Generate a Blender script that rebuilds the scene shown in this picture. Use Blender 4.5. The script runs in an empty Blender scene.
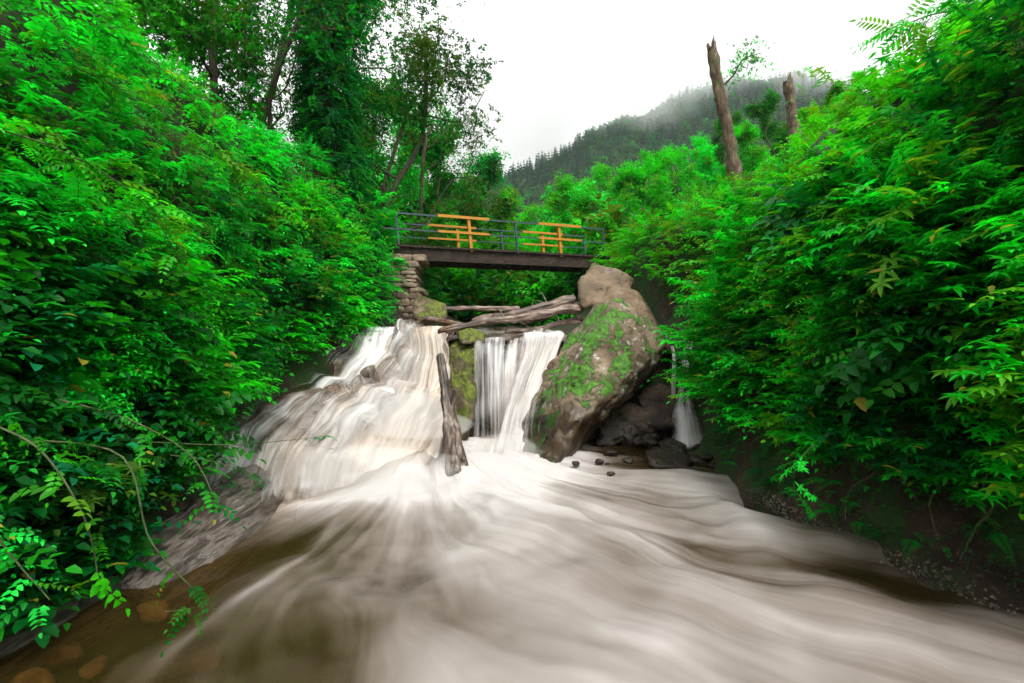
import bpy, bmesh, math, random
import numpy as np
from mathutils import Vector, Matrix
R = np.random.RandomState(7); random.seed(7)
SC = bpy.context.scene; COL = SC.collection
F = 1024*17/36.0
def at(px, py, Y): return np.array([(px-512)/F*Y, Y, (341.5-py)/F*Y])

# ------------------------------------------------------------------ numpy noise
def _h(ix, iy, iz, s):
    n = (ix*374761393 + iy*668265263 + iz*2147483647 + s*1274126177) & 0xffffffff
    n = ((n ^ (n >> 13))*1274126177) & 0xffffffff
    n = ((n ^ (n >> 15))*2246822519) & 0xffffffff
    return ((n ^ (n >> 16)) & 0xffff)/65535.0
def vnoise(p, s=0):
    p = np.asarray(p, float); i = np.floor(p).astype(np.int64); f = p-i; f = f*f*f*(f*(f*6-15)+10)
    r = 0
    for dx in (0, 1):
        for dy in (0, 1):
            for dz in (0, 1):
                w = (f[..., 0] if dx else 1-f[..., 0])*(f[..., 1] if dy else 1-f[..., 1])*(f[..., 2] if dz else 1-f[..., 2])
                r = r + w*_h(i[..., 0]+dx, i[..., 1]+dy, i[..., 2]+dz, s)
    return r*2-1
def fbm(p, o=4, s=0):
    p = np.asarray(p, float); a, r = 1.0, 0
    for k in range(o):
        r = r + a*vnoise(p*(2.03**k)+k*17.3, s+k); a *= .5
    return r
def sstep(a, b, x):
    t = np.clip((np.asarray(x, float)-a)/(b-a), 0, 1); return t*t*(3-2*t)
def nrm(v):
    v = np.asarray(v, float); return v/np.maximum(np.linalg.norm(v, axis=-1, keepdims=True), 1e-9)

# ------------------------------------------------------------------ mesh helper
class MB:
    def __init__(s): s.V = []; s.F = []; s.C = []; s.n = 0
    def add(s, V, Fs, C=None):
        V = np.asarray(V, float).reshape(-1, 3)
        for f in (Fs if isinstance(Fs, list) else [Fs]):
            s.F.append(np.asarray(f, np.int64)+s.n)
        s.V.append(V)
        if C is None: C = np.full((len(V), 3), .5)
        s.C.append(np.broadcast_to(np.asarray(C, float), (len(V), 3))); s.n += len(V)
    def data(s): return np.concatenate(s.V), s.F, np.concatenate(s.C)
    def build(s, name, mat, parent=None, smooth=True, attr='tint'):
        me = bpy.data.meshes.new(name); V, Fs, C = s.data()
        me.vertices.add(len(V)); me.vertices.foreach_set('co', V.astype(np.float32).ravel())
        loops = np.concatenate([f.ravel() for f in Fs]); sizes = np.concatenate([np.full(len(f), f.shape[1]) for f in Fs])
        me.loops.add(len(loops)); me.loops.foreach_set('vertex_index', loops.astype(np.int32))
        me.polygons.add(len(sizes)); st = np.concatenate([[0], np.cumsum(sizes)[:-1]])
        me.polygons.foreach_set('loop_start', st.astype(np.int32)); me.polygons.foreach_set('loop_total', sizes.astype(np.int32))
        me.polygons.foreach_set('use_smooth', np.full(len(sizes), smooth))
        a = me.attributes.new(attr, 'FLOAT_VECTOR', 'POINT'); a.data.foreach_set('vector', C.astype(np.float32).ravel())
        me.update(calc_edges=True); me.validate()
        if mat: me.materials.append(mat)
        o = bpy.data.objects.new(name, me); COL.objects.link(o)
        if parent: o.parent = parent
        return o
def thing(name, label, cat, loc=(0, 0, 0), group=None, rot=(0, 0, 0)):
    o = bpy.data.objects.new(name, None); COL.objects.link(o); o.location = loc; o.rotation_euler = rot
    o.empty_display_size = .2
    return tag(o, label, cat, group)
def tag(o, label, cat, group=None):
    o['label'] = label; o['category'] = cat
    if group: o['group'] = group
    return o
def struct(o, kind='structure', label=None):
    o['kind'] = kind
    if label: o['label'] = label
    return o
def copy_thing(o, loc, rot, scale, label, group=None):
    c = o.copy(); COL.objects.link(c); c.location = loc; c.rotation_euler = rot; c.scale = scale; c['label'] = label
    if group: c['group'] = group
    for ch in o.children:
        d = ch.copy(); COL.objects.link(d); d.parent = c
    return c
def tube(mb, P, r, n=7, C=None, cap=True, wob=0, grain=0):
    P = np.asarray(P, float); r = np.broadcast_to(np.asarray(r, float), (len(P),))
    T = nrm(np.gradient(P, axis=0)); ref = np.array([0, 0, 1.]) if abs(T[0, 2]) < .9 else np.array([1., 0, 0])
    U = nrm(np.cross(T, ref)); W = np.cross(T, U); a = np.linspace(0, 2*np.pi, n, endpoint=False)
    ring = np.cos(a)[None, :, None]*U[:, None]+np.sin(a)[None, :, None]*W[:, None]
    V = P[:, None]+ring*r[:, None, None]
    if grain:
        q = np.stack([np.broadcast_to(np.cos(a)*2.2, V.shape[:2]), np.broadcast_to(np.sin(a)*2.2, V.shape[:2]), np.broadcast_to((np.linalg.norm(P-P[0], axis=1)*1.1)[:, None], V.shape[:2])], -1)
        V = V+ring*(r[:, None]*grain*fbm(q+P[0], 4, 6))[..., None]
    if wob: V = V+ring*(r[:, None]*wob*fbm(V*np.array([9, 9, 3.]), 3))[..., None]
    i = np.arange(len(P)-1)[:, None]*n; j = np.arange(n)[None]; k = (j+1) % n
    q = np.stack([i+j, i+k, i+n+k, i+n+j], -1).reshape(-1, 4); fs = [q]; V = V.reshape(-1, 3)
    if cap:
        m = len(V); V = np.concatenate([V, [P[0]-T[0]*r[0]*.2, P[-1]+T[-1]*r[-1]*.2]])
        j = np.arange(n); k = (j+1) % n
        fs.append(np.stack([k, j, np.full(n, m)], -1)); b = (len(P)-1)*n
        fs.append(np.stack([b+j, b+k, np.full(n, m+1)], -1))
    mb.add(V, fs, C)
def box(mb, O, X, Y, Z, C=None):      # a box with corner O and edge vectors X, Y, Z
    O, X, Y, Z = [np.asarray(v, float) for v in (O, X, Y, Z)]
    V = [O+a*X+b*Y+c*Z for c in (0, 1) for b in (0, 1) for a in (0, 1)]
    mb.add(V, np.array([[0, 2, 3, 1], [4, 5, 7, 6], [0, 1, 5, 4], [2, 6, 7, 3], [0, 4, 6, 2], [1, 3, 7, 5]]), C)
def spline(P, n):
    P = np.asarray(P, float); t = np.linspace(0, len(P)-1, n); i = np.clip(t.astype(int), 0, len(P)-2); f = (t-i)[:, None]
    g = lambda k: P[np.clip(k, 0, len(P)-1)]
    a, b, c, d = g(i-1), g(i), g(i+1), g(i+2)
    return .5*((2*b)+(-a+c)*f+(2*a-5*b+4*c-d)*f**2+(-a+3*b-3*c+d)*f**3)

# ------------------------------------------------------------------ materials
def mat(name):
    m = bpy.data.materials.new(name); m.use_nodes = True; nt = m.node_tree; nt.nodes.clear()
    out = nt.nodes.new('ShaderNodeOutputMaterial')
    def N(t, **kw):
        n = nt.nodes.new(t)
        for k, v in kw.items():
            if k.startswith('i_'):
                key = k[2:]; key = int(key) if key.isdigit() else key.replace('_', ' ')
                n.inputs[key].default_value = v
            else: setattr(n, k, v)
        return n
    return m, nt, out, N, nt.links.new
def ramp(N, L, fac, stops, interp='LINEAR'):
    r = N('ShaderNodeValToRGB'); L(fac, r.inputs[0]); r.color_ramp.interpolation = interp
    e = r.color_ramp.elements
    while len(e) < len(stops): e.new(.5)
    for k, (p, c) in enumerate(stops):
        e[k].position = p; e[k].color = (*c, 1) if len(c) == 3 else c
    return r.outputs[0]
def g(v): return (v, v, v)
def mixc(N, L, fac, a, b, mode='MIX'):
    m = N('ShaderNodeMix', data_type='RGBA', blend_type=mode)
    for s, v in ((0, fac), (6, a), (7, b)):
        if isinstance(v, (int, float)): m.inputs[s].default_value = v
        elif isinstance(v, tuple): m.inputs[s].default_value = (*v, 1)
        else: L(v, m.inputs[s])
    return m.outputs[2]
def mth(N, L, op, *a, clamp=False):
    m = N('ShaderNodeMath', operation=op, use_clamp=clamp)
    for k, v in enumerate(a):
        if isinstance(v, (int, float)): m.inputs[k].default_value = v
        else: L(v, m.inputs[k])
    return m.outputs[0]

def leaf_mat(name, trans=.35, rough=.42, gain=1.0, spec=.4):
    m, nt, out, N, L = mat(name)
    at_ = N('ShaderNodeAttribute', attribute_name='tint'); oi = N('ShaderNodeObjectInfo')
    hs = N('ShaderNodeHueSaturation'); L(at_.outputs['Color'], hs.inputs['Color'])
    L(mth(N, L, 'ADD', mth(N, L, 'MULTIPLY', oi.outputs['Random'], .03), .485), hs.inputs['Hue'])
    L(mth(N, L, 'ADD', mth(N, L, 'MULTIPLY', oi.outputs['Random'], .4*gain), .8*gain), hs.inputs['Value'])
    p = N('ShaderNodeBsdfPrincipled', i_Roughness=rough); L(hs.outputs[0], p.inputs['Base Color'])
    p.inputs['Specular IOR Level'].default_value = spec
    t = N('ShaderNodeBsdfTranslucent'); L(mixc(N, L, 1.0, hs.outputs[0], (1.15, 1.2, .55), 'MULTIPLY'), t.inputs[0])
    mx = N('ShaderNodeMixShader', i_0=trans); L(p.outputs[0], mx.inputs[1]); L(t.outputs[0], mx.inputs[2])
    L(mx.outputs[0], out.inputs[0]); return m
M = {}
M["leaf"] = leaf_mat("leaf", .5, .45, 1.0, .22)
M['leaf_far'] = leaf_mat('leaf_far', .42, .7, 1.05, .12)

def bark_mat(name, c1, c2, moss=0.3):
    m, nt, out, N, L = mat(name)
    tc = N('ShaderNodeTexCoord'); mp = N('ShaderNodeMapping'); mp.inputs['Scale'].default_value = (9, 9, 2.2); L(tc.outputs['Object'], mp.inputs[0])
    n1 = N('ShaderNodeTexNoise', i_Scale=2.2, i_Detail=8.0, i_Roughness=.65); L(mp.outputs[0], n1.inputs['Vector'])
    n2 = N('ShaderNodeTexNoise', i_Scale=1.7, i_Detail=5.0); L(tc.outputs['Object'], n2.inputs['Vector'])
    c = ramp(N, L, n1.outputs['Fac'], [(.3, tuple(x*.35 for x in c1)), (.5, c1), (.72, c2)])
    f = ramp(N, L, n2.outputs['Fac'], [(.62-moss*.35, g(0)), (.72-moss*.3, g(1))])
    c = mixc(N, L, mth(N, L, 'MULTIPLY', f, .8 if moss else 0.), c, (.035, .075, .012))
    p = N('ShaderNodeBsdfPrincipled', i_Roughness=.85); L(c, p.inputs['Base Color'])
    b = N('ShaderNodeBump', i_Strength=.7, i_Distance=.03); L(n1.outputs['Fac'], b.inputs['Height']); L(b.outputs[0], p.inputs['Normal'])
    L(p.outputs[0], out.inputs[0]); return m
M['bark'] = bark_mat('bark', (.10, .065, .04), (.2, .15, .11), .3)
M['bark_dark'] = bark_mat('bark_dark', (.05, .035, .022), (.1, .075, .05), .2)
M['snag'] = bark_mat('weathered_bark', (.10, .062, .036), (.26, .19, .13), .2)
M['stem'] = bark_mat('green_stem', (.05, .08, .02), (.12, .13, .05), .0)

def wood_mat(name, axis, c1, c2, rough=.75, wet=0):
    m, nt, out, N, L = mat(name)
    tc = N('ShaderNodeTexCoord'); mp = N('ShaderNodeMapping'); mp.inputs['Scale'].default_value = axis; L(tc.outputs['Object'], mp.inputs[0])
    n1 = N('ShaderNodeTexNoise', i_Scale=1.0, i_Detail=9.0, i_Roughness=.62); L(mp.outputs[0], n1.inputs['Vector'])
    n2 = N('ShaderNodeTexNoise', i_Scale=3.0, i_Detail=4.0); L(tc.outputs['Object'], n2.inputs['Vector'])
    c = ramp(N, L, n1.outputs['Fac'], [(.32, tuple(x*.25 for x in c1)), (.47, c1), (.66, c2)])
    c = mixc(N, L, ramp(N, L, n2.outputs['Fac'], [(.5, g(0)), (.62, g(.75))]), c, tuple(x*.4 for x in c1))
    p = N('ShaderNodeBsdfPrincipled', i_Roughness=rough); L(c, p.inputs['Base Color'])
    b = N('ShaderNodeBump', i_Strength=.8, i_Distance=.02); L(n1.outputs['Fac'], b.inputs['Height']); L(b.outputs[0], p.inputs['Normal'])
    L(p.outputs[0], out.inputs[0]); return m
M['driftwood'] = wood_mat('driftwood', (2.5, 16, 16), (.12, .075, .052), (.32, .23, .18), .5)
M['driftwood_up'] = wood_mat('upright_driftwood', (18, 18, 3), (.09, .062, .045), (.30, .24, .2), .5)
M['deck_wood'] = wood_mat('bridge_timber', (2, 14, 14), (.022, .012, .006), (.06, .034, .018), .85)

def paint_mat(name, c, wear, rough=.5):
    m, nt, out, N, L = mat(name)
    tc = N('ShaderNodeTexCoord'); n = N('ShaderNodeTexNoise', i_Scale=9.0, i_Detail=6.0, i_Roughness=.7); L(tc.outputs['Object'], n.inputs['Vector'])
    col = ramp(N, L, n.outputs['Fac'], [(.3, tuple(x*.6 for x in c)), (.5, c), (.64, c), (.7, wear)])
    p = N('ShaderNodeBsdfPrincipled', i_Roughness=rough); L(col, p.inputs['Base Color']); L(p.outputs[0], out.inputs[0]); return m
M['yellow'] = paint_mat('yellow_paint', (.46, .19, .008), (.14, .08, .03))
M['steel'] = paint_mat('blue_grey_paint', (.028, .06, .07), (.12, .08, .05))

def rock_mat(name, base, light, moss=.5, wet=None, lichen=.4, sc=1.0, mosscol=(.05, .17, .006)):
    m, nt, out, N, L = mat(name)
    geo = N('ShaderNodeNewGeometry'); tc = N('ShaderNodeTexCoord'); P = geo.outputs['Position']
    n1 = N('ShaderNodeTexNoise', i_Scale=2.2*sc, i_Detail=9.0, i_Roughness=.62); L(P, n1.inputs['Vector'])
    n2 = N('ShaderNodeTexNoise', i_Scale=14.0*sc, i_Detail=6.0, i_Roughness=.6); L(P, n2.inputs['Vector'])
    n3 = N('ShaderNodeTexNoise', i_Scale=2.0*sc, i_Detail=8.0, i_Roughness=.66, i_Distortion=.5); mp = N('ShaderNodeMapping'); mp.inputs['Location'].default_value = (5.3, 1.7, 9.1); L(P, mp.inputs[0]); L(mp.outputs[0], n3.inputs['Vector'])
    vo = N('ShaderNodeTexVoronoi', feature='DISTANCE_TO_EDGE', i_Scale=1.6*sc); L(mixc(N, L, .12, P, n1.outputs['Color'], 'ADD'), vo.inputs['Vector'])
    c = ramp(N, L, n1.outputs['Fac'], [(.28, tuple(x*.45 for x in base)), (.48, base), (.68, light)])
    c = mixc(N, L, mth(N, L, 'MULTIPLY', n2.outputs['Fac'], .75), c, tuple(x*.5 for x in base))
    if lichen:
        n4 = N('ShaderNodeTexNoise', i_Scale=3.6*sc, i_Detail=7.0, i_Roughness=.7); mp4 = N('ShaderNodeMapping'); mp4.inputs['Location'].default_value = (1.3, 7.7, 2.1); L(P, mp4.inputs[0]); L(mp4.outputs[0], n4.inputs['Vector'])
        c = mixc(N, L, mth(N, L, 'MULTIPLY', ramp(N, L, n4.outputs['Fac'], [(.56, g(0)), (.61, g(1))]), lichen), c, (.55, .52, .48))
    crack = ramp(N, L, vo.outputs['Distance'], [(0, g(1)), (.018, g(0))])
    c = mixc(N, L, mth(N, L, 'MULTIPLY', crack, .0), c, tuple(x*.2 for x in base))
    sep = N('ShaderNodeSeparateXYZ'); L(geo.outputs['Normal'], sep.inputs[0])
    mf = mth(N, L, 'ADD', mth(N, L, 'MULTIPLY', sep.outputs['Z'], .12), n3.outputs['Fac'])
    mf = mth(N, L, 'MULTIPLY', ramp(N, L, mf, [(.80-moss*.36, g(0)), (.84-moss*.36, g(1))]), ramp(N, L, sep.outputs['Z'], [(.0, g(0)), (.0, g(0)), (.2, g(1))]) if moss else 0.0)
    mc = ramp(N, L, n2.outputs['Fac'], [(.3, tuple(x*.35 for x in mosscol)), (.55, mosscol), (.75, (mosscol[0]*2.4, mosscol[1]*1.6, mosscol[2]))])
    c = mixc(N, L, mf, c, mc)
    p = N('ShaderNodeBsdfPrincipled', i_Roughness=.75)
    if wet is not None:
        sp = N('ShaderNodeSeparateXYZ'); L(P, sp.inputs[0])
        wf = mth(N, L, 'ADD', sp.outputs['Z'], mth(N, L, 'MULTIPLY', n1.outputs['Fac'], .7))
        wf = N('ShaderNodeMapRange', i_1=wet+.55, i_2=wet+.25); L(mth(N, L, 'ADD', sp.outputs['Z'], mth(N, L, 'MULTIPLY', n1.outputs['Fac'], .7)), wf.inputs[0])
        c = mixc(N, L, wf.outputs[0], c, mixc(N, L, 1.0, c, (.33, .28, .22), 'MULTIPLY'))
        L(mth(N, L, 'SUBTRACT', .78, mth(N, L, 'MULTIPLY', wf.outputs[0], .5)), p.inputs['Roughness'])
    L(c, p.inputs['Base Color'])
    h = mth(N, L, 'ADD', mth(N, L, 'ADD', n1.outputs['Fac'], mth(N, L, 'MULTIPLY', n2.outputs['Fac'], .3)), mth(N, L, 'MULTIPLY', crack, -.0))
    h = mth(N, L, 'ADD', h, mth(N, L, 'MULTIPLY', mf, .9))
    b = N('ShaderNodeBump', i_Strength=.75, i_Distance=.09); L(h, b.inputs['Height']); L(b.outputs[0], p.inputs['Normal'])
    L(p.outputs[0], out.inputs[0]); return m
M['boulder'] = rock_mat('boulder_rock', (.16, .112, .064), (.42, .335, .23), .66, -1.15, .6)
M['boulder_dry'] = rock_mat('dry_boulder_rock', (.15, .10, .055), (.27, .19, .11), .2, None, .1)
M['rock_wet'] = rock_mat('wet_rock', (.055, .036, .022), (.15, .10, .062), .35, -1.5, .0, 1.9)
M['rock_mossy'] = rock_mat('mossy_rock', (.12, .09, .05), (.26, .2, .1), .8, -1.6, .0, 1.3, (.1, .13, .01))
M['ledge'] = rock_mat('cascade_bedrock', (.13, .10, .075), (.34, .28, .23), .15, None, .15, 1.8)
m, nt, out, N, L = mat('striped_wet_rock'); geo = N('ShaderNodeNewGeometry'); mp = N('ShaderNodeMapping'); mp.inputs['Scale'].default_value = (15, 1.3, 18); L(geo.outputs['Position'], mp.inputs[0])
n1 = N('ShaderNodeTexNoise', i_Scale=1.0, i_Detail=8.0, i_Roughness=.6, i_Distortion=.15); L(mp.outputs[0], n1.inputs['Vector'])
p = N('ShaderNodeBsdfPrincipled', i_Roughness=.38); L(ramp(N, L, n1.outputs['Fac'], [(.34, (.012, .009, .007)), (.45, (.05, .037, .028)), (.55, (.16, .13, .11)), (.6, (.05, .038, .03)), (.7, (.30, .27, .25))]), p.inputs['Base Color'])
b = N('ShaderNodeBump', i_Strength=1.0, i_Distance=.05); L(n1.outputs['Fac'], b.inputs['Height']); L(b.outputs[0], p.inputs['Normal']); L(p.outputs[0], out.inputs[0]); M['striped'] = m
M['tan_stone'] = rock_mat('tan_stone', (.26, .18, .09), (.62, .48, .28), 0, None, .0, 2.0)
M['masonry'] = rock_mat('dry_stone', (.24, .17, .11), (.42, .33, .24), .3, None, .1, 3.0)

def ground_mat():
    m, nt, out, N, L = mat('soil_and_litter')
    geo = N('ShaderNodeNewGeometry'); P = geo.outputs['Position']
    n1 = N('ShaderNodeTexNoise', i_Scale=3.0, i_Detail=9.0, i_Roughness=.65); L(P, n1.inputs['Vector'])
    n2 = N('ShaderNodeTexNoise', i_Scale=22.0, i_Detail=6.0, i_Roughness=.7); L(P, n2.inputs['Vector'])
    n3 = N('ShaderNodeTexNoise', i_Scale=1.3, i_Detail=7.0, i_Roughness=.6); L(P, n3.inputs['Vector'])
    c = ramp(N, L, n1.outputs['Fac'], [(.3, (.010, .006, .004)), (.5, (.028, .016, .010)), (.7, (.07, .042, .027))])
    c = mixc(N, L, ramp(N, L, n2.outputs['Fac'], [(.56, g(0)), (.66, g(.8))]), c, (.16, .09, .05))
    mo = ramp(N, L, n2.outputs['Fac'], [(.3, (.006, .02, .003)), (.6, (.02, .07, .006))])
    c = mixc(N, L, ramp(N, L, n3.outputs['Fac'], [(.44, g(0)), (.54, g(.92))]), c, mo)
    p = N('ShaderNodeBsdfPrincipled', i_Roughness=.9); L(c, p.inputs['Base Color'])
    b = N('ShaderNodeBump', i_Strength=.9, i_Distance=.06); L(mth(N, L, 'ADD', n1.outputs['Fac'], mth(N, L, 'MULTIPLY', n2.outputs['Fac'], .5)), b.inputs['Height']); L(b.outputs[0], p.inputs['Normal'])
    L(p.outputs[0], out.inputs[0]); return m
M['ground'] = ground_mat()

def water_mat(name, across, along, gainmid=1.0, alpha=False):
    kd = .12 if alpha else .3
    """flow attribute: x across the current (m), y along it (m), z amount of foam"""
    m, nt, out, N, L = mat(name)
    a = N('ShaderNodeAttribute', attribute_name='flow'); sp = N('ShaderNodeSeparateXYZ'); L(a.outputs['Vector'], sp.inputs[0])
    def nz(sx, sy, det, off, dist=0):
        cb = N('ShaderNodeCombineXYZ'); L(mth(N, L, 'MULTIPLY', sp.outputs[0], sx), cb.inputs[0]); L(mth(N, L, 'MULTIPLY', sp.outputs[1], sy), cb.inputs[1]); cb.inputs[2].default_value = off
        n = N('ShaderNodeTexNoise', i_Scale=1.0, i_Detail=det, i_Roughness=.55, i_Distortion=dist); L(cb.outputs[0], n.inputs['Vector']); return n.outputs['Fac']
    a1 = nz(across*.35, along*.55, 3., 0., .6*kd); a2 = nz(across, along, 5., 3.1, .5*kd); a3 = nz(across*3.4, along*1.3, 5., 7.7, .2*kd)
    s = mth(N, L, 'ADD', mth(N, L, 'ADD', mth(N, L, 'MULTIPLY', mth(N, L, 'SUBTRACT', a1, .5), 1.2), mth(N, L, 'MULTIPLY', mth(N, L, 'SUBTRACT', a2, .5), 1.1)), mth(N, L, 'MULTIPLY', mth(N, L, 'SUBTRACT', a3, .5), .8 if alpha else .6))
    f = mth(N, L, 'ADD', sp.outputs[2], mth(N, L, 'MULTIPLY', s, gainmid), clamp=True)
    c = ramp(N, L, f, [(0, (.05, .034, .010)), (.22, (.085, .062, .040)), (.45, (.165, .135, .115)), (.7, (.28, .248, .228)), (1, (.48, .45, .435))] if not alpha else [(0, (.24, .22, .205)), (.4, (.42, .40, .39)), (1, (.72, .71, .705))])
    p = N('ShaderNodeBsdfPrincipled'); L(c, p.inputs['Base Color']); L(ramp(N, L, f, [(0, g(.16)), (.5, g(.45)), (1, g(.9))]), p.inputs['Roughness'])
    p.inputs['Specular IOR Level'].default_value = .35
    tr = N('ShaderNodeBsdfTransparent'); tr.inputs[0].default_value = (.72, .56, .34, 1) if not alpha else (.93, .9, .87, 1)
    mx = N('ShaderNodeMixShader')
    op = ramp(N, L, f, [(0, g(.42)), (.3, g(.9)), (.45, g(1))]) if not alpha else ramp(N, L, f, [(.12, g(0)), (.42, g(.45)), (.68, g(.85)), (.9, g(1))])
    L(op, mx.inputs[0]); L(tr.outputs[0], mx.inputs[1]); L(p.outputs[0], mx.inputs[2])
    b = N('ShaderNodeBump', i_Strength=.25 if not alpha else .12, i_Distance=.05); L(mth(N, L, 'ADD', a2, mth(N, L, 'MULTIPLY', a3, .3)), b.inputs['Height']); L(b.outputs[0], p.inputs['Normal'])
    L(mx.outputs[0], out.inputs[0]); return m
M['water'] = water_mat('turbid_water', 3.2, .26, .74)
M['falls'] = water_mat('falling_water', 10.0, .45, 1.0, True)

# ------------------------------------------------------------------ terrain
# each station across the valley: far left .. crest .. foot .. bed .. foot .. crest .. far right
ST = {
 -9:  [(-90,30),(-22,11),(-10,7.6),(-6.3,5.4),(-4.9,2.4),(-4.0,0),(-3.45,-1.9),(-2.4,-2.35),(0,-2.6),(2.4,-2.5),(3.8,-2.0),(4.1,-.6),(4.6,1.6),(5.8,4.7),(10,7.2),(22,11),(90,30)],
 3.1: [(-90,30),(-22,11),(-10,7.6),(-6.3,5.4),(-4.9,2.4),(-4.0,0),(-3.4,-1.9),(-2.4,-2.25),(0,-2.5),(2.4,-2.4),(3.75,-1.95),(4.05,-.7),(4.4,1.5),(5.6,4.5),(10,7.0),(22,11),(90,30)],
 5:   [(-90,30),(-22,11),(-10,7.6),(-6.3,5.4),(-4.8,2.4),(-3.9,0),(-3.25,-1.85),(-2.4,-2.2),(0,-2.5),(2.2,-2.4),(3.05,-1.95),(3.4,-.9),(3.9,1.3),(5.4,4.3),(10,6.8),(22,11),(90,30)],
 6.5: [(-90,30),(-22,11),(-10,7.6),(-6.3,5.4),(-4.8,2.4),(-4.1,0),(-3.75,-1.7),(-2.7,-2.2),(0,-2.5),(2.0,-2.4),(2.85,-1.9),(3.1,-.7),(3.6,1.2),(5.2,4.1),(10,6.6),(22,11),(90,30)],
 7.8: [(-90,30),(-22,11),(-10,7.6),(-6.2,5.3),(-4.8,2.4),(-4.5,.3),(-4.15,-1.0),(-3.0,-2.1),(0,-2.4),(2.4,-2.1),(3.2,-1.8),(3.5,-.6),(3.8,1.2),(5.0,4.0),(10,6.6),(22,11),(90,30)],
 9.2: [(-90,30),(-22,11),(-10,7.6),(-6.1,5.2),(-4.6,2.4),(-4.0,.8),(-3.6,-.4),(-2.7,-1.6),(0,-2.3),(2.6,-1.9),(3.7,-1.2),(4.0,0),(4.2,1.3),(5.0,3.9),(10,6.6),(22,11),(90,30)],
 9.72:[(-90,30),(-22,11),(-10,7.5),(-6.0,5.1),(-4.5,2.5),(-3.9,.9),(-3.5,-.2),(-2.5,-1.6),(0,-2.4),(1.8,-2.2),(3.5,-1.3),(4.0,.1),(4.25,1.5),(4.95,3.7),(10,6.5),(22,11),(90,30)],
 10.2:[(-90,30),(-22,11),(-10,7.4),(-5.9,5.0),(-4.4,2.6),(-3.7,1.0),(-3.3,.1),(-2.4,-.05),(0,-.12),(2.0,-.1),(3.4,.0),(3.9,.6),(4.3,1.8),(4.9,3.6),(10,6.4),(22,11),(90,30)],
 13:  [(-90,30),(-22,11),(-10,7.0),(-5.2,4.6),(-4.0,3.2),(-3.3,1.7),(-2.8,.6),(-1.8,.25),(0,.15),(1.6,.2),(2.3,.7),(2.9,1.5),(3.6,2.6),(4.7,3.6),(9,6.0),(22,11),(90,30)],
 17:  [(-90,30),(-22,11),(-10,6.8),(-4.8,4.2),(-3.6,3.0),(-2.8,1.7),(-2.2,.9),(-1.2,.55),(0,.5),(1.2,.55),(2.1,1.0),(2.8,1.9),(3.5,2.7),(4.7,3.6),(9,6.0),(22,11),(90,30)],
 28:  [(-90,32),(-22,12),(-12,8),(-7,5.6),(-5,4.2),(-3.5,3.0),(-2.4,2.3),(-1.2,1.9),(0,1.8),(1.2,1.9),(2.4,2.3),(3.6,3.0),(5,4.0),(7,5.4),(12,8),(22,12),(90,32)],
 60:  [(-140,50),(-40,20),(-22,14),(-12,10),(-8,8),(-5,6.6),(-3,6.1),(-1.2,5.8),(0,5.7),(1.2,5.8),(3,6.1),(5,6.6),(8,8),(12,10),(22,14),(40,20),(140,50)],
 130: [(-300,90),(-90,40),(-40,26),(-22,20),(-14,18),(-9,17),(-5,16.5),(-2,16),(0,16),(2,16),(5,16.5),(9,17),(14,18),(22,20),(40,26),(90,40),(300,90)],
 230: [(-500,120),(-150,60),(-70,46),(-40,42),(-25,41),(-15,40),(-8,40),(-3,40),(0,40),(3,40),(8,40),(15,40),(25,41),(40,42),(70,46),(150,60),(500,120)],
}
SY = np.array(sorted(ST)); SP = np.array([ST[k] for k in sorted(ST)], float)
SP[SY < 12, 3, 1] -= .45; SP[SY < 12, 13, 1] -= .75; SP[SY < 12, 14, 1] -= .9; SP[SY < 12, 2, 1] -= .3; SP[(SY > 12) & (SY < 20), 13, 1] -= .45; SP[(SY > 12) & (SY < 20), 14, 1] -= .8; SP[SY < 12, 12, 1] -= .15
def terr(Y, s, disp=True):
    """point on the ground at distance Y, s = 0..16 across the valley"""
    Y = np.asarray(Y, float); s = np.asarray(s, float)
    k = np.clip(np.searchsorted(SY, Y, 'right')-1, 0, len(SY)-2); f = np.clip((Y-SY[k])/(SY[k+1]-SY[k]), 0, 1); f = f*f*(3-2*f)*.5+f*.5
    i = np.clip(s.astype(int), 0, 15); t = (s-i)[..., None]
    def P(j):
        j = np.clip(j, 0, 16); return SP[k, j]*(1-f[..., None])+SP[k+1, j]*f[..., None]
    a, b, c, d = P(i-1), P(i), P(i+1), P(i+2)
    q = .5*((2*b)+(-a+c)*t+(2*a-5*b+4*c-d)*t**2+(-a+3*b-3*c+d)*t**3)
    lin = b*(1-t)+c*t; edge = ((i <= 2) | (i >= 13))[..., None]; q = np.where(edge, lin, q)
    o = np.stack([q[..., 0], Y, q[..., 1]], -1)
    if disp:
        n = fbm(o*.8, 4, 3); m = fbm(o*3.2, 3, 9); sc = .5+np.clip(Y-20, 0, 60)*.02
        w = np.where((s > 6) & (s < 10), .25, 1.0)+np.where((s > 10.1) & (s < 11.6) & (Y < 8), .9, 0)
        o[..., 0] += np.where(s < 8, 1, -1)*n*.17*w*sc; o[..., 2] += (n*.16+m*.035)*w*sc
    return o
def terr_n(Y, s):
    e = .04; a = terr(Y+e, s, False)-terr(Y-e, s, False); b = terr(Y, np.minimum(s+e, 16), False)-terr(Y, np.maximum(s-e, 0), False)
    n = nrm(np.cross(b, a)); return n*np.sign(n[..., 2:3]+1e-6)
ys = np.concatenate([np.arange(-9, 18, .13), 18*np.exp(np.linspace(0, np.log(230/18), 90))]); ss = np.linspace(0, 16, 16*12+1)
YY, SS = np.meshgrid(ys, ss, indexing='ij'); G = terr(YY, SS)
def gridf(a, b):
    i = np.arange(a-1)[:, None]*b; j = np.arange(b-1)[None]; return np.stack([i+j, i+j+1, i+b+j+1, i+b+j], -1).reshape(-1, 4)
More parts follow.
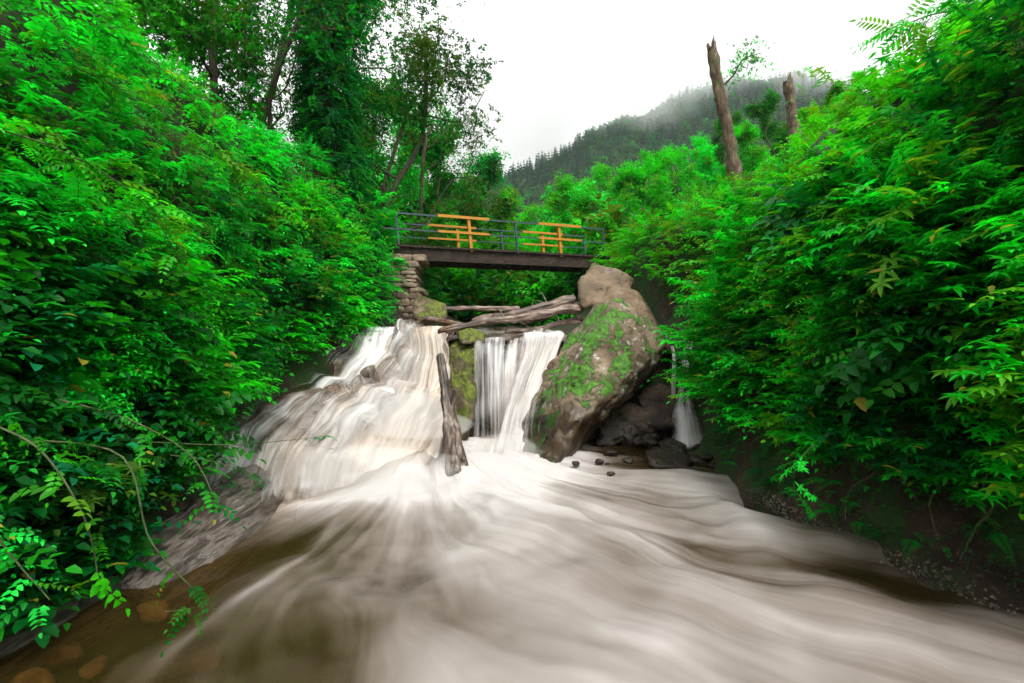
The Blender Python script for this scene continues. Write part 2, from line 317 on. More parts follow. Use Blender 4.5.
mb = MB(); mb.add(G.reshape(-1, 3), gridf(*YY.shape)); struct(mb.build('ground', M['ground']), label='dark soil and moss of the stream banks and valley floor')

# ------------------------------------------------------------------ leaf templates (stem along +X, leaf tops towards +Z)
def leaf(L, W, droop=.25, fold=.18, tip=.75):
    x = np.array([0, .3, .3, .3, tip, tip, tip, 1.0])*L
    y = np.array([0, -.46, 0, .46, -.3, 0, .3, 0])*W
    z = np.abs(y)*fold*2-droop*(x/L)**2*L
    return np.stack([x, y, z], -1), np.array([[0, 1, 2], [0, 2, 3], [1, 4, 5], [1, 5, 2], [2, 5, 6], [2, 6, 3], [4, 7, 5], [5, 7, 6]])
def leaf4(L, W, droop=.2):
    return np.array([[0, 0, 0], [.42*L, -W/2, -.02*L], [L, 0, -droop*L], [.42*L, W/2, -.02*L]]), np.array([[0, 1, 2], [0, 2, 3]])
def rotm(d, up):
    d = nrm(d); s = nrm(np.cross(up, d)); u = np.cross(d, s); return np.stack([d, s, u], -1)
class Tmpl:
    def __init__(s): s.V = []; s.F = []; s.T = []; s.n = 0
    def leaf(s, P, d, up, VF, t=None):
        V, Fc = VF; s.V.append(V@rotm(d, up).T+np.asarray(P)); s.F.append(Fc+s.n); s.n += len(V); s.T.append(np.full(len(V), R.rand() if t is None else t))
    def stem(s, P, r):
        P = np.asarray(P); n = len(P); o = np.array([[0, 1, 0], [0, -.5, .8], [0, -.5, -.8]])
        V = (P[:, None]+o[None]*np.linspace(r, r*.4, n)[:, None, None]).reshape(-1, 3); q = []
        for i in range(n-1):
            for j in range(3):
                k = (j+1) % 3; q += [[i*3+j, i*3+k, i*3+3+k], [i*3+j, i*3+3+k, i*3+3+j]]
        s.V.append(V); s.F.append(np.array(q)+s.n); s.n += len(V); s.T.append(np.full(len(V), -1.0))
    def done(s): return np.concatenate(s.V), np.concatenate(s.F), np.concatenate(s.T)
def t_ovate(L=.42, pairs=5, ll=.095, lw=.06):
    t = Tmpl(); c = R.uniform(-.15, .15); sag = R.uniform(.1, .35)
    f = lambda u: np.array([u*L, c*u*u*L, .12*L*np.sin(u*2)-sag*u*u*L])
    t.stem([f(u) for u in np.linspace(0, 1, 5)], .003)
    for k in range(pairs):
        u = .15+.8*k/pairs; sz = (1.15-.5*u)*R.uniform(.8, 1.15)
        for sd in (-1, 1):
            t.leaf(f(u), [.55+R.uniform(-.2, .2), sd*1.0, R.uniform(-.15, .3)], [R.uniform(-.3, .3), R.uniform(-.3, .3), 1], leaf(ll*sz, lw*sz, R.uniform(.1, .4)))
    t.leaf(f(1), [1, .1, -.2], [0, 0, 1], leaf(ll*.7, lw*.7)); return t.done()
def t_lance(L=.4, whorls=3, ll=.135, lw=.048):
    t = Tmpl(); sag = R.uniform(0, .3); f = lambda u: np.array([u*L, 0, .3*u*L-sag*u*u*L])
    t.stem([f(u) for u in np.linspace(0, 1, 4)], .003)
    for k in range(whorls):
        u = .35+.65*k/(whorls-1); n = 5 if k < whorls-1 else 7; a0 = R.rand()*6
        for j in range(n):
            a = a0+j*2*np.pi/n+R.uniform(-.25, .25); sz = R.uniform(.7, 1.1)*(1 if k < whorls-1 else .85)
            t.leaf(f(u), [np.cos(a)+.35, np.sin(a), R.uniform(-.1, .35)], [0, 0, 1], leaf(ll*sz, lw*sz, R.uniform(.15, .5), .25, .7))
    return t.done()
def t_pinnate(L=.5, pairs=8, ll=.09, lw=.03):
    t = Tmpl(); sag = R.uniform(.15, .4); f = lambda u: np.array([u*L, 0, .15*u*L-sag*u*u*L]); t.stem([f(u) for u in np.linspace(0, 1, 5)], .003)
    for k in range(pairs):
        u = .2+.78*k/pairs; sz = np.sin(.5+2.2*u)*R.uniform(.85, 1.1)
        for sd in (-1, 1): t.leaf(f(u), [.55, sd, R.uniform(-.3, .05)], [0, 0, 1], leaf(ll*sz, lw*sz, .2, .15))
    t.leaf(f(1), [1, 0, -.3], [0, 0, 1], leaf(ll*.8, lw)); return t.done()
def t_palm(sz=.2):
    t = Tmpl(); t.stem([[0, 0, 0], [sz*.6, 0, .05]], .003)
    for a in (-1.9, -1.0, -.35, .35, 1.0, 1.9): t.leaf([sz*.6, 0, .05], [np.cos(a), np.sin(a), -.05], [0, 0, 1], leaf(sz*(1-.2*abs(a)/1.9), sz*.38, .3, .1), .5)
    return t.done()
def t_fern(L=.8, pairs=22):
    t = Tmpl(); f = lambda u: np.array([u*L, 0, .45*u*L-.75*u*u*L]); t.stem([f(u) for u in np.linspace(0, 1, 7)], .004)
    for k in range(pairs):
        u = .08+.9*k/pairs; w = .26*L*(1-u)**.8*min(1, .5+u*3)
        for sd in (-1, 1): t.leaf(f(u), [.35, sd, -.15], [0, 0, 1], leaf(w, .045*L*(1.1-u*.7), .15, .1, .6), .5+.2*u)
    return t.done()
def t_twig(L=.35, n=12, ll=.06, lw=.038):
    t = Tmpl(); f = lambda u: np.array([u*L, .1*np.sin(u*5)*L, -.1*u*u*L]); t.stem([f(u) for u in np.linspace(0, 1, 3)], .003)
    for k in range(n):
        a = R.rand()*6.28; t.leaf(f(R.uniform(.15, 1)), [R.uniform(0, 1), np.cos(a), np.sin(a)*.5], [R.uniform(-.5, .5), R.uniform(-.5, .5), 1], leaf4(ll*R.uniform(.7, 1.3), lw))
    return t.done()
def t_clump(r=.3, n=16, ll=.12, lw=.08):
    t = Tmpl()
    for k in range(n):
        P = nrm(R.randn(3))*r*R.rand()**.4; P[2] *= .6
        t.leaf(P, [R.randn()*1+P[0]*3, R.randn()+P[1]*3, R.uniform(-.6, .2)], [R.uniform(-.5, .5), R.uniform(-.5, .5), 1], leaf4(ll*R.uniform(.7, 1.3), lw))
    return t.done()
OV = [t_ovate() for _ in range(5)]; OVS = [t_ovate(.3, 6, .05, .03) for _ in range(4)]; OVB = [t_ovate(.5, 4, .15, .11) for _ in range(3)]
LA = [t_lance() for _ in range(5)]; PI = [t_pinnate() for _ in range(3)]; PIB = [t_pinnate(.7, 8, .17, .06) for _ in range(3)]
PA = [t_palm() for _ in range(2)]; FE = [t_fern() for _ in range(2)]; TW = [t_twig() for _ in range(4)]; TWB = [t_twig(.5, 14, .1, .06) for _ in range(3)]
CL = [t_clump(.3, 11, .17, .11) for _ in range(4)]; CLF = [t_clump(.5, 20, .2, .13) for _ in range(3)]

STEMC = np.array([.05, .07, .02])
def place(mb, tm, P, D, U, S, col, dry=.01, var=.35):
    """copies of a leaf template: positions P, directions D, ups U, sizes S, colours col (n,3)"""
    V, Fc, T = tm; n = len(P)
    if n == 0: return
    Mx = rotm(D, U)*np.asarray(S)[:, None, None]
    W = np.einsum('nij,vj->nvi', Mx, V)+P[:, None]
    b = 1+var*(T[None]-.5)*2*R.uniform(.6, 1, (n, 1)); c = col[:, None]*b[..., None]
    yel = (np.modf(T[None]*37.7+R.rand(n, 1)*5)[0] > 1-dry)
    c = np.where((yel & (T[None] >= 0))[..., None], np.array([.34, .30, .03]), c)
    c = np.where((T[None] < 0)[..., None], STEMC, c)
    Fs = (Fc[None]+(np.arange(n)*len(V))[:, None, None]).reshape(-1, 3)
    mb.add(W.reshape(-1, 3), Fs, c.reshape(-1, 3))
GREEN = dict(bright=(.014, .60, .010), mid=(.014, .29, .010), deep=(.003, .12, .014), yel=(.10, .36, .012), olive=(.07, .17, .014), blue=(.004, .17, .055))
def gcol(n, mix, P=None, seed=0):
    """random leaf colours; mix = [(palette name, weight)...]; with P the kinds grow in patches"""
    names = [m[0] for m in mix]; w = np.array([m[1] for m in mix], float); w /= w.sum(); cum = np.cumsum(w)
    u = R.rand(n)
    if P is not None: u = np.clip(.5+.62*fbm(P*.9, 3, seed)+R.uniform(-.28, .28, n), 0, .999)
    k = np.minimum(np.searchsorted(cum, u), len(names)-1)
    return np.array([GREEN[a] for a in names])[k]*R.uniform(.75, 1.25, (n, 1))

# ------------------------------------------------------------------ undergrowth that covers the slopes
def undergrowth(label, n, yr, sr, tms, size, mix, seed, side, thick=.45, clear=None, ypow=1.0, name='undergrowth', dry=.01, comb=0.):
    mb = MB()
    Y = yr[0]*np.exp(R.rand(n)**ypow*np.log(yr[1]/yr[0])); s = R.uniform(sr[0], sr[1], n)
    P = terr(Y, s); Nn = terr_n(Y, s)
    mound = fbm(P*np.array([1.25, 1.25, 1.25]), 3, seed)
    h = thick*np.clip(.75+1.3*mound, .1, 2.3)
    lay = R.rand(n)**.6
    keep = np.ones(n, bool) if clear is None else ~clear(P)
    out = Nn*.8+np.array([0, 0, .35]); P = P+nrm(out)*(h*lay)[:, None]
    D = Nn*1.0+np.stack([np.zeros(n), np.full(n, -.35), np.full(n, -.12)], -1)+R.randn(n, 3)*.42
    D[:, 2] *= .55
    D = D*(1-.4*comb)+comb*np.array([.15*np.sign(7.9-(sr[0]+sr[1])/2), -.75, -.45])
    U = np.array([0, 0, 1.])+Nn*.45+R.randn(n, 3)*.22
    S = size*R.uniform(.65, 1.3, n)*np.clip(.8+Y*.03, .8, 1.7)
    P, D, U, S = P[keep], D[keep], U[keep], S[keep]; n = len(P)
    c = gcol(n, mix, P, seed+5); ch = R.randint(0, len(tms), n); patch = (fbm(P*.7, 2, seed+11) > .25)
    for k, t in enumerate(tms):
        q = ch == k; place(mb, t, P[q], D[q], U[q], S[q], c[q], dry)
    o = mb.build(name, M['leaf']); return struct(o, 'stuff', label)

def wet_rock(P):
    zc = np.interp(P[:, 1], [4.4, 5.4, 6.5, 7.8, 9.2, 10.2, 10.8], [-1.75, -1.3, -.95, -.6, -.25, .15, .3]); return (P[:, 0] > -4.6) & (P[:, 0] < 0) & (P[:, 1] > 4.4) & (P[:, 1] < 10.8) & (P[:, 2] < zc)
hollow = lambda P: ((P[:, 0] > 1) & (P[:, 1] > 5.9) & (P[:, 0] < .425*P[:, 1]) & (P[:, 2] < 1.0) & (P[:, 1] < 11.5)) | ((P[:, 0] > 1) & (P[:, 0] < 4.1) & (P[:, 1] > 7.3) & (P[:, 1] < 10.9) & (P[:, 2] < .25+.25*(P[:, 0]-3)) & (P[:, 0] < .435*P[:, 1])) | ((P[:, 0] > -4) & (P[:, 0] < 0) & (P[:, 1] > 11.5) & (P[:, 1] < 14.3) & (P[:, 2] < 2.5) & (P[:, 0] > -.262*P[:, 1]))
under_bridge = lambda P: wet_rock(P) | hollow(P) | (np.abs(P[:, 0]) < 2.6) & (P[:, 1] > 12.3) & (P[:, 1] < 16.5) & (P[:, 2] < 3.2)
undergrowth('fine feathery growth sweeping down the upper left slope', 7000, (2.6, 17), (2.2, 4.7), OVS+PI+OVS[:2], .85, [('olive', .5), ('mid', 2.0), ('bright', 6), ('yel', 1.0)], 21, -1, .38, under_bridge, comb=1.0)
undergrowth('dense leafy undergrowth covering the lower left slope', 4300, (2.4, 17), (3.9, 5.7), OV[:4]+OVS[:2]+LA[:1], .95, [('olive', .4), ('deep', 1.5), ('mid', 3), ('bright', 3), ('yel', .3)], 22, -1, .42, under_bridge, comb=.4)
undergrowth('low undergrowth of broad leaves along the foot of the left slope', 1500, (2.2, 11), (4.8, 6.02), OV+OVB, .95, [('deep', 2), ('blue', 1), ('mid', 3), ('bright', 2)], 23, -1, .4, wet_rock)
undergrowth('sparse small plants rooted in the dark soil of the right bank', 420, (2.8, 7.5), (10.25, 11.2), OVS+FE[:1], .5, [('deep', 3), ('mid', 2)], 35, 1, .12)
undergrowth('dense leafy undergrowth covering the right slope above the stream', 6200, (2.6, 18), (11.2, 14.6), LA[:1]+OV[:3]+OVS[:3]+PI[:1], .85, [('olive', .5), ('deep', .8), ('mid', 2.2), ('bright', 5), ('yel', 2.2)], 31, 1, .42, under_bridge, dry=.03, comb=.35)
undergrowth('overhanging skirt of pointed leaves along the right bank', 2500, (3.0, 8.4), (10.75, 12.4), LA[:4]+OV[:2], .92, [('deep', 2), ('mid', 4), ('bright', 3), ('yel', .6)], 33, 1, .55, hollow, dry=.02)
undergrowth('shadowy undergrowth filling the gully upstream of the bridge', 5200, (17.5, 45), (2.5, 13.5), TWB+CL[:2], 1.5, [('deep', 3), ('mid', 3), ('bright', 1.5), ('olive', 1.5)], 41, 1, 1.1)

# ------------------------------------------------------------------ shrubs
def make_shrub(rad, hgt, tms, n, size, mix, name='shrub'):
    mb = MB(); a = R.rand(n)*6.283; el = np.arcsin(R.uniform(-.15, 1, n)); rr = R.uniform(.55, 1.05, n)
    d = np.stack([np.cos(a)*np.cos(el), np.sin(a)*np.cos(el), np.sin(el)], -1)
    lob = 1+.28*fbm(d*2.2+R.rand()*9, 2, R.randint(99)); P = d*(rr*lob)[:, None]*np.array([rad, rad, hgt])+np.array([0, 0, hgt*.15])
    D = d+R.randn(n, 3)*.35; D[:, 2] = D[:, 2]*.5-.1; U = np.array([0, 0, 1.])+d*.4+R.randn(n, 3)*.2
    c = gcol(n, mix, P, R.randint(99)); ch = R.randint(0, len(tms), n); S = size*R.uniform(.7, 1.25, n)
    for k, t in enumerate(tms):
        q = ch == k; place(mb, t, P[q], D[q], U[q], S[q], c[q])
    st = MB()
    for k in range(9):
        a = R.rand()*6.28; e = np.array([np.cos(a)*rad*.7, np.sin(a)*rad*.7, hgt*R.uniform(.6, 1)])
        tube(st, spline([[0, 0, -.1], e*np.array([.35, .35, .5]), e], 6), np.linspace(.014, .004, 6), 5)
    return mb, st
def shrub_proto(*a):
    fol, st = make_shrub(*a)
    t = thing('shrub', '', 'shrub'); st.build('stems', M['stem'], t); fol.build('foliage', M['leaf'], t); return t
protos = [shrub_proto(.55, .6, OV, 190, .95, [('mid', 2), ('bright', 4)]),
          shrub_proto(.6, .55, LA, 150, .95, [('mid', 3), ('bright', 3), ('yel', .5)]),
          shrub_proto(.5, .7, OVS+TW[:2], 260, 1.0, [('bright', 3), ('yel', 1.2), ('mid', 2)]),
          shrub_proto(.65, .6, PI, 150, .9, [('mid', 2), ('bright', 4)]),
          shrub_proto(.6, .6, OVB+OV[:2], 130, .9, [('deep', 2), ('mid', 3), ('blue', .5)])]
used = set()
def put_shrub(k, Y, s, sc, label, group):
    P = terr(np.array(Y), np.array(s)); n = terr_n(np.array(Y), np.array(s)); up = nrm(n*.5+np.array([0, 0, 1]))
    q = Vector((0, 0, 1)).rotation_difference(Vector(up)); q = q @ Matrix.Rotation(random.uniform(0, 6.28), 3, 'Z').to_quaternion()
    rot = q.to_euler()
    if k not in used:
        used.add(k); o = protos[k]; o.location = P; o.rotation_euler = rot; o.scale = (sc,)*3; o['label'] = label; o['group'] = group
    else: copy_thing(protos[k], P, rot, (sc,)*3, label, group)
Z = [('bright bushy shrub with oval leaves high on the left slope', 'shrubs high on the left slope', 13, (4, 12), (3.1, 4.2), (0, 2, 3), .65),
     ('dark leafy shrub low on the left slope near the water', 'shrubs low on the left slope', 8, (3.0, 6.0), (4.6, 5.4), (0, 4), .8),
     ('leafy shrub beside the left end of the footbridge', 'shrubs by the left bridge end', 6, (10.0, 12.5), (3.7, 4.5), (0, 2, 4), .8),
     ('bushy shrub with pointed leaves overhanging the right bank', 'shrubs overhanging the right bank', 9, (3.4, 5.8), (11.3, 12.3), (1, 1, 4), .85),
     ('bright green shrub high on the right slope', 'shrubs high on the right slope', 16, (4.5, 12), (12.2, 13.4), (1, 2, 3, 3), .62),
     ('leafy shrub between the boulders and the right slope', 'shrubs behind the boulders', 7, (12.5, 17), (11.8, 13.4), (2, 0, 3), .8),
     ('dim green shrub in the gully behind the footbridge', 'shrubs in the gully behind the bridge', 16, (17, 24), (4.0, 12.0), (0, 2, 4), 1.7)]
for lab, grp, n, yr, sr, ks, sc in Z:
    for i in range(n):
        put_shrub(ks[i % len(ks)], random.uniform(*yr), random.uniform(*sr), sc*random.uniform(.75, 1.25), lab, grp)

# ------------------------------------------------------------------ ferns, vines and hanging twigs
def fern(P, rz, sc, label, n=7, tilt=.2, group=None):
    t = thing('fern', label, 'fern', P, group, (tilt, 0, rz)); mb = MB()
    a = np.linspace(-1.6, 1.6, n)+R.uniform(-.15, .15, n); D = np.stack([np.cos(a), np.sin(a), np.full(n, .25)], -1)
    place(mb, FE[0], np.zeros((n, 3)), D, np.tile([0, 0, 1.], (n, 1)), np.full(n, sc), np.tile([[.06, .26, .05]], (n, 1)), 0, .1)
    mb.build('frond', M['leaf'], t); return t
def surf(px, py, Y): return at(px, py, Y)
fern(surf(38, 262, 4.0), 0.2, .55, 'pale fern with long fronds low among the leaves at the far left', 6)
fern(surf(560, 305, 17), -1.5, .9, 'small fern under the footbridge in the gully', 7)
fern(surf(965, 215, 4.6), 3.3, .5, 'pale fern frond drooping out of the right slope near the frame edge', 4)
fern(surf(745, 195, 9), 3.6, .7, 'fern fronds on the right slope below the broken trunk', 6)
def spray(name, label, cat, path, tms, n, size, mix, r=.008, spread=.08, down=.3, tail=.15):
    t = thing(name, label, cat, path[0]); O = np.asarray(path[0], float); Pt = spline(np.asarray(path, float)-O, 24)
    st = MB(); tube(st, Pt, np.linspace(r, r*.35, 24), 5); st.build('stem', M['stem'], t)
    i = (R.uniform(tail, 1, n)*23).astype(int); T = nrm(np.gradient(Pt, axis=0))[i]; P = Pt[i]+R.randn(n, 3)*spread*.3
    D = T*.6+R.randn(n, 3)*.8; D[:, 2] = D[:, 2]*.5-down; U = np.array([0, 0, 1.])+R.randn(n, 3)*.3
    mb = MB(); ch = R.randint(0, len(tms), n); c = gcol(n, mix); S = size*R.uniform(.7, 1.2, n)
    for k, tm in enumerate(tms):
        q = ch == k; place(mb, tm, P[q], D[q], U[q], S[q], c[q], .01)
    mb.build('foliage', M['leaf'], t); return t
BR = [('bright', 3), ('mid', 2), ('yel', .5)]; DK = [('mid', 3), ('deep', 2), ('blue', .6)]
spray('vine', 'long yellow green vine drooping to the brown water at the lower left', 'vine', [at(20, 440, 3.2), at(120, 455, 3.0), at(150, 540, 2.9), at(200, 600, 2.95), at(165, 612, 2.8)], OV[:2]+OVS[:1], 16, .5, DK)
spray('vine', 'leafy vine hanging over the striped rock at the lower left', 'vine', [at(60, 400, 3.4), at(130, 420, 3.3), at(190, 455, 3.2), at(215, 500, 3.1)], OV, 16, .5, DK)
spray('vine', 'vine of broad leaves trailing beside the left frame edge', 'vine', [at(-20, 420, 2.6), at(40, 450, 2.6), at(85, 520, 2.6), at(100, 590, 2.6)], OVB[:2]+OV[:1], 15, .45, BR)
spray('vine', 'short vine dangling at the water in the lower left corner', 'vine', [at(-30, 500, 2.6), at(15, 560, 2.6), at(50, 600, 2.6)], OV, 12, .45, BR)
spray('branch', 'thin leafy branch reaching out over the left cascade', 'branch', [at(150, 442, 4.2), at(230, 445, 4.4), at(290, 440, 4.6), at(330, 436, 4.8)], OV[:2], 7, .36, DK, .006, .02, .1, .4)
spray('twig', 'drooping twig with hanging leaves beside the left cascade', 'twig', [at(170, 455, 4.0), at(215, 462, 4.1), at(250, 475, 4.2), at(264, 492, 4.2)], OV[:2], 6, .4, DK, .005, .02, .5, .5)
spray('branch', 'drooping branch of long leaves above the water on the right bank', 'branch', [at(870, 420, 4.6), at(820, 440, 4.5), at(795, 470, 4.4), at(797, 505, 4.4)], LA, 10, .55, BR, .007, .03, .4, .3)
spray('branch', 'leafy branch hanging at the right frame edge over the soil bank', 'branch', [at(1040, 430, 3.6), at(990, 470, 3.6), at(985, 510, 3.6), at(1015, 545, 3.6)], LA, 10, .45, DK, .007, .03, .4, .2)
spray('branch', 'long leafy stem arching over the upper part of the right bank', 'branch', [at(1040, 250, 3.8), at(950, 260, 4.2), at(880, 300, 4.6), at(850, 340, 4.8)], LA, 26, .7, BR, .009, .06, .2, .1)
for pts, lab in (([(1060, -30, 4.2), (990, 5, 4.8), (930, 15, 5.2), (885, 35, 5.6)], 'branch of feathery leaves against the sky at the top right'),
                 ([(1070, 50, 4.0), (1000, 70, 4.6), (940, 100, 5.2), (900, 120, 5.6)], 'long feathery branch just under the top right corner'),
                 ([(1070, 130, 3.8), (1000, 150, 4.2), (950, 180, 4.6), (900, 215, 5.0)], 'feathery branch arching out of the right slope at mid height')):
    spray('branch', lab, 'branch', [at(*p) for p in pts], PI+PIB, 30, .75, BR, .014, .1, .15, .05)
for pts, lab in (([(-60, -20, 3.6), (60, 10, 4.4), (150, 60, 5.2), (230, 130, 6.0)], 'long stem with pale buds lying along the upper left slope'),
                 ([(-40, 120, 3.4), (60, 150, 3.9), (140, 200, 4.4), (180, 260, 4.6)], 'drooping leafy stem across the middle of the left slope'),
                 ([(60, 60, 4.6), (160, 110, 5.2), (240, 170, 6.0), (300, 225, 6.8)], 'arching stem just below the crest of the left slope')):
    spray('branch', lab, 'branch', [at(*p) for p in pts], OV+PI[:1], 46, .85, BR, .009, .12, .35, .05)

# ------------------------------------------------------------------ trees
def grow(base, top, r0, depth, nsub, spread, segs=None, tips=None, bend=.12, taper=.5, upb=.25, first=.35):
    base, top = np.asarray(base, float), np.asarray(top, float); L = np.linalg.norm(top-base)
    m1 = base+(top-base)*.35+R.randn(3)*L*bend*.6; m2 = base+(top-base)*.7+R.randn(3)*L*bend*.6
    P = spline([base, m1, m2, top], 10); segs.append((P, np.linspace(r0, r0*taper, 10)))
    if depth == 0: tips.append(P[3:]); return
    for k in range(nsub):
        u = first+(1-first)*(k+R.uniform(.2, .9))/nsub; i = min(int(u*9), 9); T = nrm(P[min(i+1, 9)]-P[max(i-1, 0)])
        d = nrm(R.randn(3)); d = nrm(d-T*np.dot(d, T)); d = nrm(T*(1-spread)+d*spread+np.array([0, 0, upb]))
        grow(P[i], P[i]+d*L*R.uniform(.38, .62)*(1.1-.4*u), r0*(1-(1-taper)*u)*.42, depth-1, max(nsub-1, 2), spread, segs, tips, bend, .4, upb, .3)
def tree(name, label, loc, base_to_top, r0, depth, nsub, spread, tms, per, size, mix, mt='bark', group=None, upb=.25, first=.35, matl='leaf', scatter=.25, extra=None, cat='tree', gapf=None):
    R.seed(sum(map(ord, label))+int(base_to_top[2]*10)); t = thing(name, label, cat, loc, group); segs, tips = [], []
    grow((0, 0, -.3), base_to_top, r0, depth, nsub, spread, segs, tips, upb=upb, first=first)
    tr = MB(); [tube(tr, P, r, 7 if r[0] > .04 else 4, wob=.25 if r[0] > .05 else 0) for P, r in segs]; tr.build('trunk', M[mt], t)
    mb = MB(); C = np.concatenate(tips); C = np.repeat(C, per, 0); n = len(C); C = C+R.randn(n, 3)*scatter
    if gapf is not None: q = fbm(C*gapf[0]+R.rand()*20, 2, 5) > gapf[1]; C = C[q]; n = len(C)
    D = R.randn(n, 3); D[:, 2] = D[:, 2]*.4-.15; U = np.array([0, 0, 1.])+R.randn(n, 3)*.3
    c = gcol(n, mix, C, R.randint(99)); ch = R.randint(0, len(tms), n); S = size*R.uniform(.7, 1.3, n)
    for k, tm in enumerate(tms):
        q = ch == k; place(mb, tm, C[q], D[q], U[q], S[q], c[q], .0)
    if extra: extra(mb, segs[0][0])
    mb.build('crown', M[matl], t); return t
def ground_at(px, Y):
    X = (px-512)/F*Y; s = np.linspace(0, 16, 400); P = terr(np.full(400, float(Y)), s); return np.array([X, Y, np.interp(X, np.maximum.accumulate(P[:, 0]), P[:, 2])])
TD = [('deep', 3), ('mid', 2), ('olive', 2)]; TM = [('deep', 2), ('mid', 3), ('bright', 1.2), ('olive', 1)]
# big tree wrapped in ivy at the left
def ivy_extra(mb, ax):
    n = 4200; z = R.rand(n)**.9*8.5; a = R.rand(n)*6.28; r = .25+.5*R.rand(n)*(1+.5*fbm(np.stack([np.cos(a)*2, np.sin(a)*2, z*1.2], -1), 2)); 
    P = np.stack([np.cos(a)*r+np.interp(z, ax[:, 2], ax[:, 0]), np.sin(a)*r+np.interp(z, ax[:, 2], ax[:, 1]), z], -1); D = np.stack([np.cos(a), np.sin(a), np.full(n, -.5)], -1)+R.randn(n, 3)*.3
    place(mb, OV[0], P, D, np.stack([np.cos(a), np.sin(a), np.full(n, .8)], -1), R.uniform(.7, 1.2, n), gcol(n, [('deep', 3), ('mid', 2), ('blue', .6)]), 0)
L1 = ground_at(358, 13.5)
tree('ivy_clad_tree', 'tall tree with trunk wrapped in dark ivy on the left crest', L1, (.2, -.3, 9.5), .26, 3, 6, .7, TW[:2]+TWB[:2], 3, .95, TD, 'bark_dark', first=.12, upb=-.02, scatter=.42, extra=ivy_extra)
tree('leaning_tree', 'thin tree whose leafy limb reaches right into the white sky', ground_at(395, 15), (1.1, -.8, 6.2), .11, 3, 5, .66, TW[:2]+TWB[:2], 4, .8, [('deep', 2), ('olive', 3)], 'bark_dark', upb=-.12, first=.3, scatter=.22)
L2 = ground_at(285, 13)
tree('bare_stemmed_tree', 'open tree of several bare dark stems left of the ivy clad tree', L2, (.9, 0, 6.2), .08, 3, 6, .5, TW, 2, .8, [('deep', 2), ('olive', 2), ('mid', 1)], 'bark_dark', upb=.3, first=.06, scatter=.2)
tree('crest_tree', 'dark leafy tree at the top of the left slope near the frame top', ground_at(215, 11.5), (-.5, 0, 5), .10, 3, 6, .7, TW[:2]+TWB[:2], 4, 1.0, TM, 'bark_dark', scatter=.35, first=.05, upb=0)
tree('crest_tree', 'tree leaning over the left slope crest behind the bare stems', ground_at(250, 17), (.8, 0, 8), .12, 3, 6, .7, TW[:2]+TWB[:2], 3, 1.1, TD, 'bark_dark', scatter=.4, first=.08, upb=0)
tree('crest_tree', 'leafy tree filling the sky gap between bare stems and ivy', ground_at(310, 18), (.5, 0, 9), .13, 3, 6, .7, TW[:2]+TWB[:2], 2, 1.1, TD, 'bark_dark', scatter=.4, first=.1, upb=0)
tree('young_tree', 'light twiggy young tree right of the ivy clad tree', ground_at(415, 19), (.7, 0, 5.2), .1, 3, 4, .6, TW, 2, 1.0, [('olive', 3), ('mid', 2)], 'bark', scatter=.25, first=.2)
tree('young_tree', 'small leafy tree leaning over the left end of the footbridge', ground_at(385, 16), (.8, -.3, 3.6), .09, 3, 4, .6, TW, 3, 1.0, TM, 'bark', scatter=.25, first=.15)
# trees behind the bridge, by copies of five models
def far_proto(h, tms, mix, spread, per):
    return tree('valley_tree', '', (0, 0, 0), (.3, 0, h), .11, 3, 6, spread, tms, per*2, .95, mix, 'bark', 'trees in the valley behind the footbridge', upb=.3, first=.1, matl='leaf_far', scatter=.28)
FP = [far_proto(6.5, CL[:2], [('bright', 4), ('mid', 2), ('yel', 1)], .55, 1), far_proto(7.5, CL, [('yel', 2), ('bright', 2), ('olive', 2)], .6, 1),
      far_proto(6, CL[2:], [('bright', 4), ('yel', 1)], .5, 1), far_proto(8, CL[:3], [('mid', 3), ('deep', 2), ('olive', 1)], .55, 1), far_proto(5, TWB, [('olive', 3), ('yel', 1)], .6, 2)]
fused = set()
def far_tree(k, px, Y, sc, label):
    P = ground_at(px, Y); rz = random.uniform(0, 6.28); s = (sc*random.uniform(.95, 1.15), sc*random.uniform(.95, 1.15), sc)
    if k in fused: return copy_thing(FP[k], P, (0, 0, rz), s, label)
    fused.add(k); o = FP[k]; o.location = P; o.rotation_euler[2] = rz; o.scale = s; o['label'] = label; return o
KL = ['bright green rounded tree', 'yellow green airy tree', 'low bright green tree', 'dark green bushy tree', 'sparse olive tree']
places = [(445, 24, .8, 3, 'directly behind the left yellow rails'), (492, 26, .75, 1, 'left of the middle of the valley, seen over the bridge'), (535, 24, .62, 0, 'just above the middle of the bridge'),
          (575, 27, .8, 2, 'above the right yellow rails'), (610, 25, .7, 1, 'behind the right end of the footbridge'), (650, 23, .6, 0, 'left of the leaning broken trunk, in front'),
          (430, 32, 1.05, 4, 'at the left edge of the open sky'), (475, 36, 1.1, 3, 'far up the valley on its left side'), (515, 38, 1.1, 1, 'at the left foot of the misty hill'),
          (555, 40, 1.1, 0, 'below the left flank of the misty hill'), (595, 36, 1.0, 2, 'below the middle of the misty hill'), (635, 38, 1.05, 4, 'below the summit of the misty hill'),
          (675, 32, .9, 0, 'behind and left of the leaning broken trunk'), (700, 26, .62, 2, 'at the left foot of the leaning broken trunk'), (750, 24, .55, 0, 'right of the leaning broken trunk'),
          (770, 30, .7, 3, 'between the two broken trunks'), (825, 26, .6, 1, 'right of the short broken trunk'), (855, 21, .5, 2, 'on the right crest, farthest right'),
          (400, 27, .9, 0, 'behind the left bridge end'), (375, 34, 1.1, 3, 'behind the twiggy young tree'), (340, 30, 1.0, 4, 'behind the ivy clad tree'), (725, 40, 1.0, 3, 'far behind the leaning broken trunk'),
          (500, 21, .5, 4, 'low behind the middle of the railing'), (590, 20, .42, 0, 'low behind the right yellow post'), (460, 20, .42, 2, 'low behind the left yellow post')]
